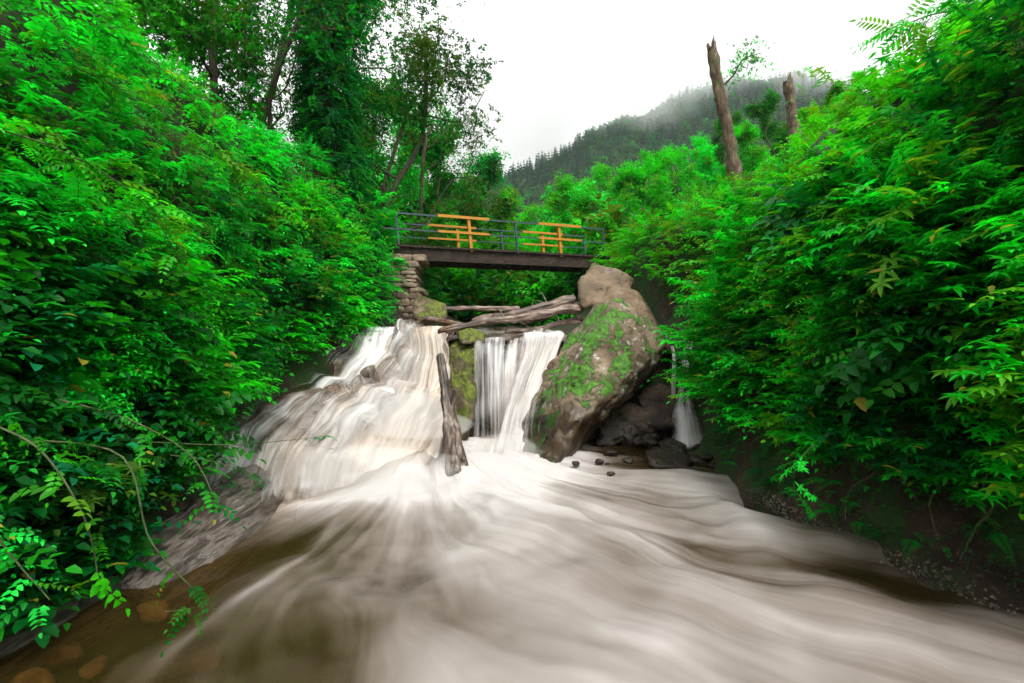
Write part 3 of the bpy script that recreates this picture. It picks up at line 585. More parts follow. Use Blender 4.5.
for px, Y, sc, k, w in places: far_tree(k, px, Y, sc*(.74 if px > 660 else .84 if px > 505 else .95), KL[k]+' '+w)

# broken trunks
def snag(label, P0, P1, r0, r1, twig):
    t = thing('broken_trunk', label, 'dead tree', P0); P0, P1 = np.asarray(P0), np.asarray(P1); d = P1-P0
    tr = MB(); m = P0*0; n = 40; u = np.linspace(0, 1, n)[:, None]
    P = d*u+np.stack([np.sin(u[:, 0]*5)*.05, u[:, 0]*0, u[:, 0]*0], -1); r = r0+(r1-r0)*u[:, 0]; r = r*(1+.12*fbm(np.stack([u[:, 0]*7]*3, -1), 3, 4))
    tube(tr, P, r, 18, wob=.35, cap=False)
    V = tr.V[0]; top = V[-18:]; top += np.stack([R.uniform(-.02, .02, 18), R.uniform(-.02, .02, 18), R.uniform(-.22, .12, 18)*r1/.13], -1)
    c = len(V); tr.V[0] = np.concatenate([V, [P[-1]-d/np.linalg.norm(d)*.25]]); tr.C[0] = np.full((c+1, 3), .5); tr.n += 1
    j = np.arange(18); tr.F.append(np.stack([c-18+j, c-18+(j+1) % 18, np.full(18, c)], -1))
    for k in range(1):
        e = P[-1]+np.array([R.uniform(-.5, .5)*r1, 0, 0]); tube(tr, [e-np.array([0, 0, .3]), e+np.array([0, 0, .05]), e+np.array([R.uniform(-.03, .03), 0, .26*r1/.13])], [r1*.45, r1*.35, .01], 6, wob=.4)
    tr.build('trunk', M['snag'], t)
    if twig:
        lv = MB(); br = MB(); q = P[int(n*.72)]; rt = np.array([1., 0, 0])
        br_path = spline([q, q+[.35, 0, .35], q+[.6, 0, .75], q+[1.05, 0, .9]], 10); tube(br, br_path, np.linspace(.03, .008, 10), 5)
        for k in range(4): e = br_path[4+k]; tube(br, [e, e+[R.uniform(-.2, .3), 0, R.uniform(-.25, .25)]], [.012, .005], 4)
        br.build('branch', M['bark_dark'], t)
        m = 90; c = br_path[R.randint(3, 9, m)]+R.randn(m, 3)*np.array([.16, .14, .2]); D = R.randn(m, 3); 
        place(lv, TW[0], c, D, np.tile([0, 0, 1.], (m, 1)), R.uniform(.6, 1.0, m), gcol(m, [('mid', 2), ('bright', 1), ('olive', 1)]), 0)
        m = 60; i = R.randint(4, 30, m); c = P[i]+R.randn(m, 3)*.12; 
        place(lv, TW[1], c, R.randn(m, 3), np.tile([0, 0, 1.], (m, 1)), R.uniform(.3, .6, m), gcol(m, [('mid', 2), ('olive', 1)]), 0)
        lv.build('foliage', M['leaf'], t)
snag('tall bare broken trunk leaning left with one leafy twig near its top', at(738, 205, 12), at(713, 44, 12), .155, .11, True)
snag('short broken trunk farther right on the crest', at(794, 150, 15), at(790, 80, 15), .17, .13, False)

# ------------------------------------------------------------------ rocks
def hull_planes(pts):
    bm = bmesh.new(); [bm.verts.new(p) for p in pts]; bmesh.ops.convex_hull(bm, input=bm.verts); bm.normal_update()
    c = np.mean(pts, 0); N_, D_ = [], []
    for f in bm.faces:
        n = np.array(f.normal); d = np.dot(n, np.array(f.calc_center_median())-c)
        if d < 0: n, d = -n, -d
        N_.append(n); D_.append(max(d, .01))
    bm.free(); return c, np.array(N_), np.array(D_)
_ico = {}
def ico(sub):
    if sub not in _ico:
        bm = bmesh.new(); bmesh.ops.create_icosphere(bm, subdivisions=sub, radius=1); bm.verts.ensure_lookup_table()
        _ico[sub] = (np.array([v.co for v in bm.verts]), np.array([[v.index for v in f.verts] for f in bm.faces])); bm.free()
    return _ico[sub]
def rock_mesh(pts, sub=5, amp=.05, soft=18, seed=0, freq=1.8):
    c, N_, D_ = hull_planes(pts); V, Fc = ico(sub); V = nrm(V)
    size = np.ptp(np.asarray(pts), axis=0); V = nrm(V*np.maximum(size/size.max(), .35)); q = (V@N_.T)/D_; q = np.maximum(q, 1e-6)
    inv = (np.sum(q**soft, 1))**(1/soft); Pp = V/inv[:, None]; L = size.max()
    n = fbm((Pp+c)*freq/max(L*.4, .2), 5, seed); rid = 1-np.abs(fbm((Pp+c)*freq*1.7/max(L*.4, .2), 3, seed+5)); lay = np.abs(np.modf((Pp[:, 2]+Pp[:, 0]*.4+n*.1)*5/L)[0]-.5)
    Pp = Pp*(1+amp*n*1.6-amp*(rid > .93)*.5+amp*.35*(lay > .4))[:, None]
    mb = MB(); mb.add(Pp, Fc); return mb, c
def rock(name, label, pts, mt, cat='rock', group=None, **k):
    mb, c = rock_mesh(np.asarray(pts, float), **k); o = mb.build(name, M[mt]); o.location = c; return tag(o, label, cat, group)
def A(*L): return [at(*p) for p in L]
# the large mossy boulder: outline near and far
rock('mossy_boulder', 'huge leaning boulder streaked with bright green moss beside the middle waterfall',
     A((523, 463, 8.1), (520, 432, 8.5), (534, 388, 8.9), (560, 348, 9.3), (592, 314, 9.6), (614, 297, 9.5), (636, 308, 9.4), (662, 344, 9.1), (656, 358, 8.9), (630, 372, 8.3), (600, 396, 7.8), (574, 432, 7.5), (558, 464, 7.5), (598, 345, 8.35), (570, 400, 7.75))
     + A((540, 470, 9.0), (560, 370, 10.2), (600, 310, 10.6), (655, 330, 10.6), (664, 352, 10.2), (625, 395, 9.8), (585, 450, 9.2)), 'boulder', 'boulder', sub=6, amp=.085, soft=44, seed=3, freq=2.4)
rock('boulder', 'smooth brown boulder carrying the right end of the footbridge', A((577, 294, 10.9), (579, 277, 11.0), (594, 264, 11.3), (618, 267, 11.3), (634, 280, 11.0), (634, 294, 10.8), (600, 306, 10.4), (580, 305, 10.6), (588, 272, 12.4), (630, 274, 12.4), (600, 312, 12)), 'boulder_dry', 'boulder', sub=5, amp=.09, soft=14, seed=8, freq=2.4)
rock('boulder', 'squat boulder wedged behind the top of the mossy boulder', A((600, 300, 10.6), (612, 283, 10.8), (640, 290, 10.8), (655, 320, 10.6), (665, 350, 10.2), (620, 330, 10), (640, 300, 12), (670, 340, 12), (610, 320, 12)), 'boulder_dry', 'boulder', sub=5, amp=.09, seed=12, freq=2.4)
rock('mossy_rock', 'dark mossy rock dividing the left and middle waterfalls', A((444, 345, 9.9), (455, 333, 10.1), (474, 340, 10.0), (480, 352, 9.6), (474, 400, 9.2), (470, 440, 9.0), (446, 440, 9.0), (443, 380, 9.5), (450, 340, 11), (480, 345, 11), (476, 440, 10.5), (450, 440, 10.5)), 'rock_mossy', seed=4, sub=5, amp=.11, freq=2.6)
rock('mossy_rock', 'yellow green mossy block under the left end of the bridge', A((412, 300, 12.4), (424, 296, 12.6), (446, 303, 12.4), (448, 318, 12), (425, 324, 11.8), (412, 320, 12), (420, 300, 13.6), (445, 308, 13.6), (440, 322, 13)), 'rock_mossy', seed=5, sub=4)
rock('mossy_rock', 'small mossy stone below the longest drift log', A((456, 330, 10), (470, 327, 10), (486, 333, 9.9), (484, 344, 9.7), (462, 345, 9.7), (460, 330, 10.8), (484, 334, 10.8)), 'rock_mossy', seed=6, sub=4)
rock('ledge_rock', 'brown ledge over which the small right waterfall slides', A((640, 395, 9.2), (655, 382, 9.4), (680, 388, 9.4), (690, 402, 9.2), (688, 425, 9), (650, 430, 8.9), (640, 420, 9), (650, 385, 10.5), (692, 392, 10.5), (690, 430, 10)), 'rock_wet', seed=14, sub=5, amp=.12)
rock('ledge_rock', 'dark rock behind the small right waterfall', A((655, 345, 10.4), (690, 338, 10.4), (712, 350, 10.2), (715, 400, 9.8), (700, 445, 9.6), (655, 445, 9.6), (650, 370, 10.2), (660, 345, 11.5), (720, 350, 11.5), (715, 440, 11)), 'rock_wet', seed=15, sub=5, amp=.12)
rock('ledge_rock', 'broken brown slab at the lip of the small right waterfall', A((658, 338, 9.9), (688, 334, 9.9), (704, 344, 9.8), (700, 358, 9.7), (664, 352, 9.7), (665, 336, 11), (705, 340, 11)), 'rock_wet', seed=16, sub=4)
rock('dark_rock', 'dark wet rock in the hollow right of the mossy boulder', A((600, 420, 8.9), (630, 400, 9.2), (655, 410, 9.1), (660, 440, 8.8), (620, 450, 8.6), (598, 445, 8.7), (610, 410, 10.4), (660, 420, 10.4)), 'rock_wet', seed=17, sub=5, amp=.13, freq=2.6)
rock('stone', 'flat black stone with moss at the edge of the right pool', A((640, 452, 7.5), (652, 446, 7.7), (680, 452, 7.6), (694, 462, 7.3), (690, 470, 7.1), (650, 468, 7.1), (660, 448, 8.2), (690, 456, 8.2)), 'rock_wet', 'stone', seed=18, sub=4)
rock('stone', 'small dark stone behind the flat black stone', A((658, 442, 8.2), (668, 437, 8.3), (686, 444, 8.1), (688, 456, 7.9), (662, 454, 7.9), (665, 440, 8.8), (686, 446, 8.8)), 'rock_wet', 'stone', seed=19, sub=4)
k = 0
for px, py, Y, w, lab in ((612, 456, 7.9, .16, 'wet pebble left of the flat black stone'), (628, 463, 7.5, .12, 'small brown pebble in front of the mossy boulder'), (600, 466, 7.4, .1, 'tiny pebble at the foot of the mossy boulder'),
                          (706, 452, 7.6, .16, 'brown stone against the right bank'), (715, 466, 7.1, .14, 'stone touching the right bank nearest the camera'), (640, 440, 8.6, .2, 'stone in the dark hollow behind the right pool'),
                          (576, 472, 7.3, .09, 'pebble where the mossy boulder meets the foam'), (700, 440, 8.3, .18, 'grey stone below the small right waterfall')):
    c = at(px, py, Y); c[2] = -1.86+w*.2; pts = c+nrm(R.randn(12, 3))*np.array([w, w*.8, w*.55]); rock('stone', lab, pts, 'rock_wet', 'stone', seed=30+k, sub=3, soft=9); k += 1
for i in range(22):
    px, py = random.uniform(575, 712), random.uniform(449, 476); Y = 1.9*F/(py-341.5); w = random.uniform(.03, .08); c = np.array([(px-512)/F*Y, Y, -1.9+w*.25]); pts = nrm(R.randn(12, 3))*np.array([w, w*.8, w*.5])+c
    rock('pebble', 'small wet pebble in the shallow water right of the mossy boulder', pts, 'rock_wet', 'pebble', 'pebbles in the shallow right pool', seed=70+i, sub=2, soft=9)
for i, (p, w, lab) in enumerate((((338, 392, 8.6), .26, 'wet rock breaking the left edge of the left cascade halfway down'), ((300, 425, 7.8), .3, 'brown rock washed by thin water at the left of the left cascade'), ((372, 372, 8.9), .2, 'small dark rock showing through the upper left cascade'),
                          ((272, 462, 6.9), .3, 'low rock at the outer foot of the left cascade'), ((352, 345, 9.9), .2, 'rock at the top left lip of the left cascade'), ((330, 455, 7.0), .16, 'small rock showing through the foot of the left cascade'), ((405, 350, 9.7), .14, 'small rock under the lip of the left cascade'))):
    c = at(*p); pts = nrm(R.randn(14, 3))*np.array([w*1.2, w, w*.7])+c; rock('cascade_rock', lab, pts, 'ledge', seed=95+i, sub=4, soft=14, amp=.1)
# striped rock shelf along the left water edge
def shelf(label, path, w, h, seed):
    P = spline(np.asarray(path), 70); n = 34; u = np.linspace(-1, 1, n); T = nrm(np.gradient(P, axis=0)); sd = nrm(np.cross(T, [0, 0, 1.]))
    V = P[:, None]+sd[:, None]*(u*w)[None, :, None]; tap = (np.sin(np.linspace(0, np.pi, 70))**.4)[:, None]
    q = np.stack([V[..., 0]*6, V[..., 1]*1.1, V[..., 2]*3], -1)
    hz = h*.8*np.sqrt(np.clip(1-np.abs(u)**2.6, 0, 1))[None]*tap*(1+.35*fbm(q, 4, seed))-np.floor(3*np.abs(u))[None]*.02*0
    hz = np.where(True, hz, hz); st = .045; hz = hz*.45+.55*(np.floor(hz/st+.5*fbm(q*.7, 2, seed))*st)
    V[..., 2] += hz-.28*np.abs(u)[None]**2; mb = MB(); mb.add(V.reshape(-1, 3), gridf(70, n)); o = mb.build('rock_shelf', M['striped']); return tag(o, label, 'rock shelf')
shelf('pale layered rock shelf sloping into the brown water at the left', [(-3.45, 6.3, -1.7), (-3.25, 5.7, -1.78), (-3.1, 5.1, -1.84), (-3.1, 4.5, -1.9), (-3.15, 3.8, -1.95)], .55, .27, 3)
shelf('wet streaked rock below the vines in the lower left corner', [(-3.3, 4.0, -1.95), (-3.35, 3.5, -1.95), (-3.4, 3.0, -1.97), (-3.5, 2.5, -2.0), (-3.6, 2.0, -2.0)], .36, .27, 8)
rock('ledge_rock', 'brown rock with dry grass at the top left of the left cascade', A((262, 420, 7.6), (285, 395, 8.0), (318, 388, 8.4), (330, 400, 8.2), (318, 440, 7.6), (270, 450, 7.2), (270, 400, 9), (330, 385, 9.4), (240, 430, 8.4)), 'ledge', seed=22, sub=5, amp=.06)
# stones under the clear brown water
for i, (px, py, w, l, lab) in enumerate(((98, 664, .13, .07, 'pale tan stone under the brown water in the lower left corner'), (150, 612, .2, .12, 'orange brown stone under the water below the vine'), (60, 650, .2, .1, 'rust coloured stone under the water beside the left edge'),
                          (200, 655, .22, .12, 'dull brown stone under the water right of the tan stone'), (260, 600, .24, .14, 'faint brown stone under the water near the olive foam'), (30, 680, .16, .1, 'ochre stone under the water at the very corner'))):
    Y = 2.08*F/(py-341.5); c = np.array([(px-512)/F*Y, Y, -2.1]); pts = c+nrm(R.randn(14, 3))*np.array([w, w*.8, l]); rock('submerged_stone', lab, pts, 'tan_stone', 'stone', seed=50+i, sub=3, soft=8)

# ------------------------------------------------------------------ cascade bedrock and water
def loft(rows, nu, nv):
    """rows: list of (left point, mid.., right point) from lip to foot -> smooth grid nu along x nv across"""
    A_ = np.stack([spline(r, nv) for r in rows]); return np.stack([spline(A_[:, j], nu) for j in range(nv)], 1)
lipL = [[(-3.7, 11.2, .3), (-2.6, 11.2, .26), (-1.2, 11.2, .28)], [(-3.5, 10.1, .16), (-2.4, 10.2, .18), (-1.3, 10.0, .16)], [(-3.7, 9.6, -.15), (-2.3, 9.75, -.2), (-1.2, 9.6, -.35)],
        [(-4.0, 9.1, -.5), (-2.5, 9.25, -.75), (-1.15, 9.2, -.85)], [(-4.3, 8.5, -.75), (-2.7, 8.55, -.95), (-1.05, 8.8, -1.15)], [(-4.5, 7.4, -.95), (-3.0, 7.6, -1.3), (-1.05, 8.1, -1.5)], [(-4.35, 6.3, -1.3), (-3.0, 6.6, -1.7), (-1.15, 7.55, -1.85)], [(-4.0, 5.0, -2.0), (-2.7, 5.6, -2.08), (-1.3, 6.9, -2.15)]]
def terrace(G_, k=6.5, A_=.15):
    nu, nv = G_.shape[:2]; t = np.linspace(0, 1, nu)[:, None]*k+.9*fbm(np.stack([G_[..., 0]*1.1, G_[..., 0]*0, G_[..., 0]*0+2], -1), 3, 64)+.08*fbm(G_*2.0, 2, 66)
    f = t-np.floor(t); w = sstep(0, .12, np.linspace(0, 1, nu))*sstep(1, .86, np.linspace(0, 1, nu)); G_ = G_.copy(); G_[..., 2] += A_*(f-sstep(.5, 1, f)-.2)*w[:, None]; G_[..., 1] += -.10*(f-.5)*w[:, None]*sstep(1, .7, f)*0; return G_
Gc = terrace(loft(lipL, 170, 130)); Nz = fbm(Gc*np.array([2.2, 2.2, 2.2]), 5, 61); Gr = Gc.copy(); Gr[..., 2] += Nz*.09-.11; Gr[..., 1] += fbm(Gc*3, 3, 63)*.08
mb = MB(); mb.add(Gr.reshape(-1, 3), gridf(170, 130)); tag(mb.build('cascade_bedrock', M['ledge']), 'sloping brown bedrock under the wide left cascade', 'bedrock')
mr = [[(-1.5, 11.5, .1), (.2, 11.5, .1), (1.6, 11.5, .1)], [(-1.3, 10.3, -.02), (.2, 10.3, -.02), (1.5, 10.3, -.02)], [(-1.2, 9.9, -.25), (.2, 9.95, -.3), (1.4, 9.8, -.3)], [(-1.1, 9.75, -1.1), (.3, 9.7, -1.1), (1.4, 9.4, -1.1)], [(-1.0, 9.7, -2.2), (.3, 9.6, -2.2), (1.4, 9.2, -2.2)]]
Gm = loft(mr, 70, 80); Gm[..., 1] += fbm(Gm*2.4, 4, 71)*.12; Gm[..., 2] += fbm(Gm*2.4, 3, 72)*.05
mb = MB(); mb.add(Gm.reshape(-1, 3), gridf(70, 80)); tag(mb.build('cliff_rock', M['rock_wet']), 'dark wet rock wall behind the middle waterfall', 'rock')

def sheet(label, rows, nu, nv, foam, seed, lump=.05, off=.04, scale=1.0, ter=False):
    Gs = loft(rows, nu, nv)
    if ter: Gs = terrace(Gs)
    u = np.concatenate([[0], np.cumsum(np.linalg.norm(np.diff(Gs[:, nv//2], axis=0), axis=1))]); v = np.linspace(0, 1, nv)
    wid = np.linalg.norm(Gs[nu//2, -1]-Gs[nu//2, 0]); U = np.repeat(u[:, None], nv, 1); Vv = np.repeat((v*wid)[None], nu, 0)
    n = fbm(np.stack([Vv*6*scale, U*.9, np.full_like(U, seed)], -1), 5, seed)
    n2 = fbm(np.stack([Vv*1.2, U*1.4, np.full_like(U, seed+5.)], -1), 3, seed+2)
    du = np.gradient(Gs, axis=0); dv = np.gradient(Gs, axis=1); nn = nrm(np.cross(dv, du)); nn = nn*np.sign(-nn[..., 1:2]+1e-6)
    Gs = Gs+nn*(n*lump*.6+n2*lump*.6+off)[..., None]
    fr = np.linspace(0, 1, nu)[:, None]; fo = foam(fr, v[None]) + n2*.2 - .9*sstep(.94, 1, fr) + .11*fbm(Gs*np.array([2.2, 2.2, 1.2]), 4, seed+7)
    C = np.stack([Vv+seed*3, U+n2*.12, np.broadcast_to(fo, U.shape)], -1)
    mb = MB(); mb.add(Gs.reshape(-1, 3), gridf(nu, nv), C.reshape(-1, 3)); return struct(mb.build('waterfall', M['falls'], attr='flow'), label=label)
edge = lambda v, w=.12: sstep(0, w, v)*sstep(0, w, 1-v)
sheet('wide white left cascade', [r for r in lipL], 240, 220, lambda u, v: -.06+.82*sstep(.06, .60, v+.30*sstep(.62, .2, u))-1.2*(1-edge(v, .04))+.1*sstep(.7, .9, u), 5, .03, .05, ter=True)
def shift(rows, d, x0=0., x1=0.): return [[np.array(p)+np.array(d)+np.array([x0 if i == 0 else (x1 if i == 2 else 0), 0, 0]) for i, p in enumerate(r)] for r in rows]
sheet('upper froth of the left cascade', shift(lipL, (0, -.08, .07), 1.3, 0), 200, 160, lambda u, v: .56-1.0*(1-edge(v, .42)), 9, .05, .06, ter=True)
sheet('outer froth of the left cascade', shift(lipL, (0, -.12, .12), 1.9, 0), 200, 120, lambda u, v: .28+.2*sstep(.3, .8, u)-1.0*(1-edge(v, .35)), 27, .07, .09, ter=True)
sheet('middle waterfall curtain', [[(-.85, 10.6, .12), (-.3, 10.6, .12), (.45, 10.6, .12)], [(-.8, 9.85, .06), (-.3, 9.9, .04), (.4, 9.9, .04)], [(-.78, 9.45, -.2), (-.3, 9.4, -.22), (.3, 9.5, -.25)], [(-.78, 9.35, -1.0), (-.3, 9.25, -1.0), (.2, 9.3, -1.0)], [(-.8, 9.3, -2.0), (-.3, 9.2, -2.0), (.2, 9.2, -2.0)]], 120, 150,
      lambda u, v: .58-.9*(1-edge(v, .08))+.2*sstep(.35, 0, u), 12, .04, .0, 1.6)
sheet('middle waterfall jet', [[(.1, 10.6, .16), (.6, 10.6, .16), (1.15, 10.6, .16)], [(.2, 9.9, .1), (.65, 9.9, .1), (1.12, 9.8, .1)], [(.2, 9.45, -.3), (.6, 9.4, -.15), (.98, 9.4, -.1)], [(-.02, 9.0, -.95), (.3, 8.9, -.8), (.72, 9.0, -.75)], [(-.25, 8.6, -1.6), (.08, 8.5, -1.5), (.5, 8.6, -1.5)], [(-.45, 8.1, -2.0), (0, 8.0, -2.0), (.45, 8.0, -2.0)]], 140, 110,
      lambda u, v: .92-1.0*(1-edge(v, .2))+.1*sstep(.6, .9, u), 15, .05, .03)
sheet('fine spray over the middle jet', [[(.0, 9.75, .12), (.6, 9.75, .16), (1.1, 9.7, .14)], [(.0, 9.35, -.3), (.5, 9.3, -.15), (.98, 9.25, -.1)], [(-.2, 8.85, -1.0), (.2, 8.75, -.8), (.78, 8.85, -.75)], [(-.5, 8.3, -1.65), (.0, 8.2, -1.55), (.6, 8.3, -1.5)], [(-.8, 7.8, -2.0), (0, 7.6, -2.0), (.7, 7.7, -2.0)]], 120, 90, lambda u, v: .34-.7*(1-edge(v, .4))+.2*sstep(.5, .9, u), 33, .08, .05)
sheet('small right waterfall', [[(3.55, 10.6, .1), (3.68, 10.6, .1), (3.85, 10.6, .1)], [(3.42, 9.75, .02), (3.55, 9.75, .02), (3.7, 9.7, .02)], [(3.2, 9.3, -.4), (3.32, 9.3, -.4), (3.45, 9.25, -.4)], [(3.05, 9.05, -1.0), (3.2, 9.0, -1.0), (3.38, 8.95, -1.0)], [(2.85, 8.7, -1.35), (3.1, 8.65, -1.3), (3.4, 8.6, -1.35)], [(2.65, 8.3, -1.9), (3.05, 8.25, -1.9), (3.45, 8.3, -1.9)]], 110, 60,
      lambda u, v: .42-.7*(1-edge(v, .35))+.2*sstep(.6, .9, u), 18, .03, .02, 2.0)
sheet('thin right trickle', [[(3.2, 9.85, -.1), (3.25, 9.85, -.1), (3.3, 9.85, -.1)], [(3.1, 9.4, -.3), (3.14, 9.4, -.3), (3.19, 9.4, -.3)], [(3.05, 9.3, -.7), (3.1, 9.3, -.7), (3.16, 9.3, -.7)], [(3.0, 9.2, -1.1), (3.07, 9.2, -1.1), (3.15, 9.2, -1.1)]], 60, 20, lambda u, v: .5-.9*(1-edge(v, .3)), 21, .02, .02, 2.0)

m_, nt, out, N, L = mat('spray'); v = N('ShaderNodeVolumePrincipled'); v.inputs['Color'].default_value = (1, 1, 1, 1); v.inputs['Density'].default_value = .7; L(v.outputs[0], out.inputs['Volume'])
for c, rr_, lab in (((-2.2, 6.35, -1.72), (1.5, .6, .32), 'fine white spray along the foot of the left cascade'), ((-1.5, 7.5, -1.2), (.8, .6, .35), 'white spray thrown up halfway down the left cascade'), ((-.2, 7.9, -1.8), (.7, .5, .28), 'fine white spray at the foot of the middle waterfall')):
    V, Fc = ico(4); V = V*(1+.25*fbm(V*1.6+c[0], 3, 8))[:, None]*np.array(rr_); mb = MB(); mb.add(V, Fc); o = mb.build('spray', m_); o.location = c; struct(o, 'stuff', lab)
# pool and rapids in front of the falls
xs = np.arange(-4.3, 4.6, .035); yv = np.concatenate([np.arange(-3, 1.2, .12), np.arange(1.2, 9.9, .035)]); XX, YW = np.meshgrid(xs, yv, indexing='xy')
def flow(X, Y):
    dx, dy = X+1.2, 9.3-Y; rr = np.hypot(dx, dy); th = np.arctan2(dx, np.maximum(dy, .05)); w1 = fbm(np.stack([X*.55, Y*.55, X*0+3], -1), 3, 80); w2 = fbm(np.stack([X*1.6, Y*1.6, X*0+8], -1), 3, 84)
    u = th-.06*rr*sstep(-.35, .5, th)+.022*w1+.005*w2; return u*5.2, rr+.4*w1
def pool_z(X, Y):
    act = sstep(-2.3, -.6, X+.12*(7-Y)); U, Rr = flow(X, Y)
    n = fbm(np.stack([U*1.5, Rr*.42, X*0], -1), 4, 81); n2 = fbm(np.stack([U*4.5, Rr*1.2, X*0+2], -1), 3, 82)
    n = n*.75+.55*fbm(np.stack([X*.9, Y*.9, X*0+5], -1), 3, 86)
    z = -1.95+.012*(Y-4)+(.12*n+.022*n2)*(.22+.78*act)
    z += .13*np.exp(-((X+1.6)**2/1.6+(Y-7.3)**2/.35))+.12*np.exp(-((X-.1)**2/.5+(Y-7.8)**2/.25))+.12*np.exp(-((X-.5)**2/1.2+(Y-3.6)**2/1.2))-.08*np.exp(-((X-2.0)**2/.2+(Y-4.6)**2/1.6))+.07*np.exp(-((X-2.4)**2/.06+(Y-4.9)**2/2))
    calm = sstep(1.0, 1.7, X)*sstep(6.6, 7.4, Y); return z*(1-calm)+(-1.88+.012*n2)*calm, n, n2, act, calm
Zp, n_, n2_, act, calm = pool_z(XX, YW)
foot = np.interp(XX, [-4.1, -2.7, -.5, .6], [5.1, 5.75, 7.0, 7.7]); act = sstep(-2.35, -1.1, XX-1.15*sstep(5.2, 3.2, YW)+.25*n_)
foam = -.06+.60*act+.16*np.exp(-((XX-.2)**2/2.5+(YW-6.0)**2/2.2))+.12*n_-.07*sstep(1.0, 3.2, XX-.25*(5-YW))
foam += .62*np.exp(-((YW-foot)/.42)**2)*sstep(.9, .2, XX)*(.9+.3*n_)+.30*np.exp(-((YW-foot+.3)/1.3)**2)*sstep(.9, .2, XX)+.5*np.exp(-((XX-.1)**2/1.3+(YW-7.4)**2/1.2))
foam += .12*np.exp(-((XX-1.0)**2/1.5+(YW-3.2)**2/1.5))+.28*np.exp(-((XX-2.45)**2/.12+(YW-5.2)**2/1.6))
foam += .22*np.exp(-((XX+1.15)**2/.35+(YW-3.9)**2/.7))*(1+n2_); foam -= .16*np.exp(-((XX-1.9)**2/.25+(YW-4.7)**2/1.5))+.15*sstep(1.5, 3.3, XX)*sstep(6.5, 5, YW)
foam += .30*np.exp(-((XX+1.95+.05*(4.5-YW)+.08*n_)**2/.004+(YW-4.1)**2/1.1))*(.7+n2_)-.10*sstep(-1.2, -2.0, XX)*sstep(5.0, 4.0, YW)         # thin foam line over the clear water
foam += .3*np.exp(-((XX+2.6)**2/.25+(YW-6.3)**2/.5))
foam += .6*np.exp(-((XX+.2)**2/.6+(YW-9.0)**2/.8))
foam -= .5*calm; foam += .45*calm*np.exp(-((XX-3.05)**2/.2+(YW-8.3)**2/.25))
foam += .3*np.exp(-((XX+2.9)**2/.01+(YW-5.0)**2/.8))
UU, RR = flow(XX, YW); C = np.stack([UU, RR, foam+.14*fbm(np.stack([XX*1.3, YW*1.3, XX*0+4], -1), 4, 92)], -1); mb = MB(); mb.add(np.stack([XX, YW, Zp], -1).reshape(-1, 3), gridf(*XX.shape), C.reshape(-1, 3))
struct(mb.build('water', M['water'], attr='flow'), label='milky brown stream water rushing over its pool')
xs = np.arange(-3.6, 4.0, .06); yv = np.arange(9.9, 26, .08); XX, YW = np.meshgrid(xs, yv); Zu = .14+np.clip(YW-12.5, 0, 20)*.085+.05*fbm(np.stack([XX*2, YW*1.5, XX*0], -1), 3, 91)
Zu -= .6*sstep(10.4, 9.9, YW)*.2
mb = MB(); mb.add(np.stack([XX, YW, Zu], -1).reshape(-1, 3), gridf(*XX.shape), np.stack([XX, YW, .45+.2*fbm(np.stack([XX*2, YW*1, XX*0], -1), 3, 95)], -1).reshape(-1, 3)); struct(mb.build('upper_water', M['water'], attr='flow'), label='pale upper stream sliding towards the waterfalls')

# foam-washed gravel along the right waterline
mb = MB()
for i in range(700):
    Y = R.uniform(2.9, 5.9); s = terr(np.array(Y), np.array(10.0+R.uniform(-.02, .16))); w = R.uniform(.004, .016); V, Fc = ico(1)
    mb.add(V*w*R.uniform(.6, 1.2, 3)+s+np.array([-.05, 0, R.uniform(0, .03)]), Fc)
struct(mb.build('gravel', M['ledge'], smooth=True), 'stuff', 'pale wet gravel along the right waterline')
# roots on the right soil bank
for i, pts in enumerate(([(880, 470, 4.6), (850, 490, 4.6), (845, 520, 4.5)], [(960, 470, 4.0), (930, 500, 4.0), (940, 540, 3.9)], [(905, 430, 4.5), (900, 470, 4.45), (925, 510, 4.2)], [(1000, 500, 3.7), (975, 530, 3.7), (960, 560, 3.75)])):
    mb = MB(); P = spline(A(*pts), 14)+fbm(np.arange(14)[:, None]*np.array([[.7, .9, 1.3]]), 2, i)[:, None]*.02; O = P[0].copy(); tube(mb, P-O, np.linspace(.014, .004, 14), 6, wob=.3); o = mb.build('root', M['bark'])
    o.location = O; tag(o, ['thin root curling out of the soil below the right bushes', 'forked looking root on the soil near the right frame edge', 'root hanging under the leaves at the middle of the right bank', 'lowest root close to the waterline at the right'][i], 'root')

# ------------------------------------------------------------------ drift logs
def log(label, P0, P1, r0, r1, mt='driftwood', bend=.1, sub=(), name='drift_log', seed=1):
    t = thing(name, label, 'log', P0); P0, P1 = np.asarray(P0), np.asarray(P1); d = P1-P0; n = 60; u = np.linspace(0, 1, n)
    ax = d/np.linalg.norm(d); L = np.linalg.norm(d); w = fbm(np.stack([u*2.5, u*0+seed, u*0], -1), 2, seed)
    P = ax*(u*L)[:, None]+np.array([0, 0, 1.])*(w*bend)[:, None]; r = r0+(r1-r0)*u; r = r*(1+.18*fbm(np.stack([u*9, u*0, u*0+seed], -1), 3, seed+3)); r[0] *= .6; r[-1] *= .5
    mb = MB(); tube(mb, P, r*.68, 26, wob=.08, grain=.5); mb.build('trunk', M[mt], t)
    for (u0, v, rr) in sub:
        m = MB(); b = P[int(u0*(n-1))]; v = np.array(v); tube(m, spline([b, b+v*.5+R.randn(3)*.03, b+v], 8), np.linspace(rr, rr*.35, 8), 7, wob=.3); m.build('branch_stub', M[mt], t)
    return t
log('long weathered log lying across the lip of both waterfalls', at(438, 329, 9.9), at(580, 312, 10.6), .075, .12, sub=[(.35, (.3, 0, .16), .03)], seed=2)
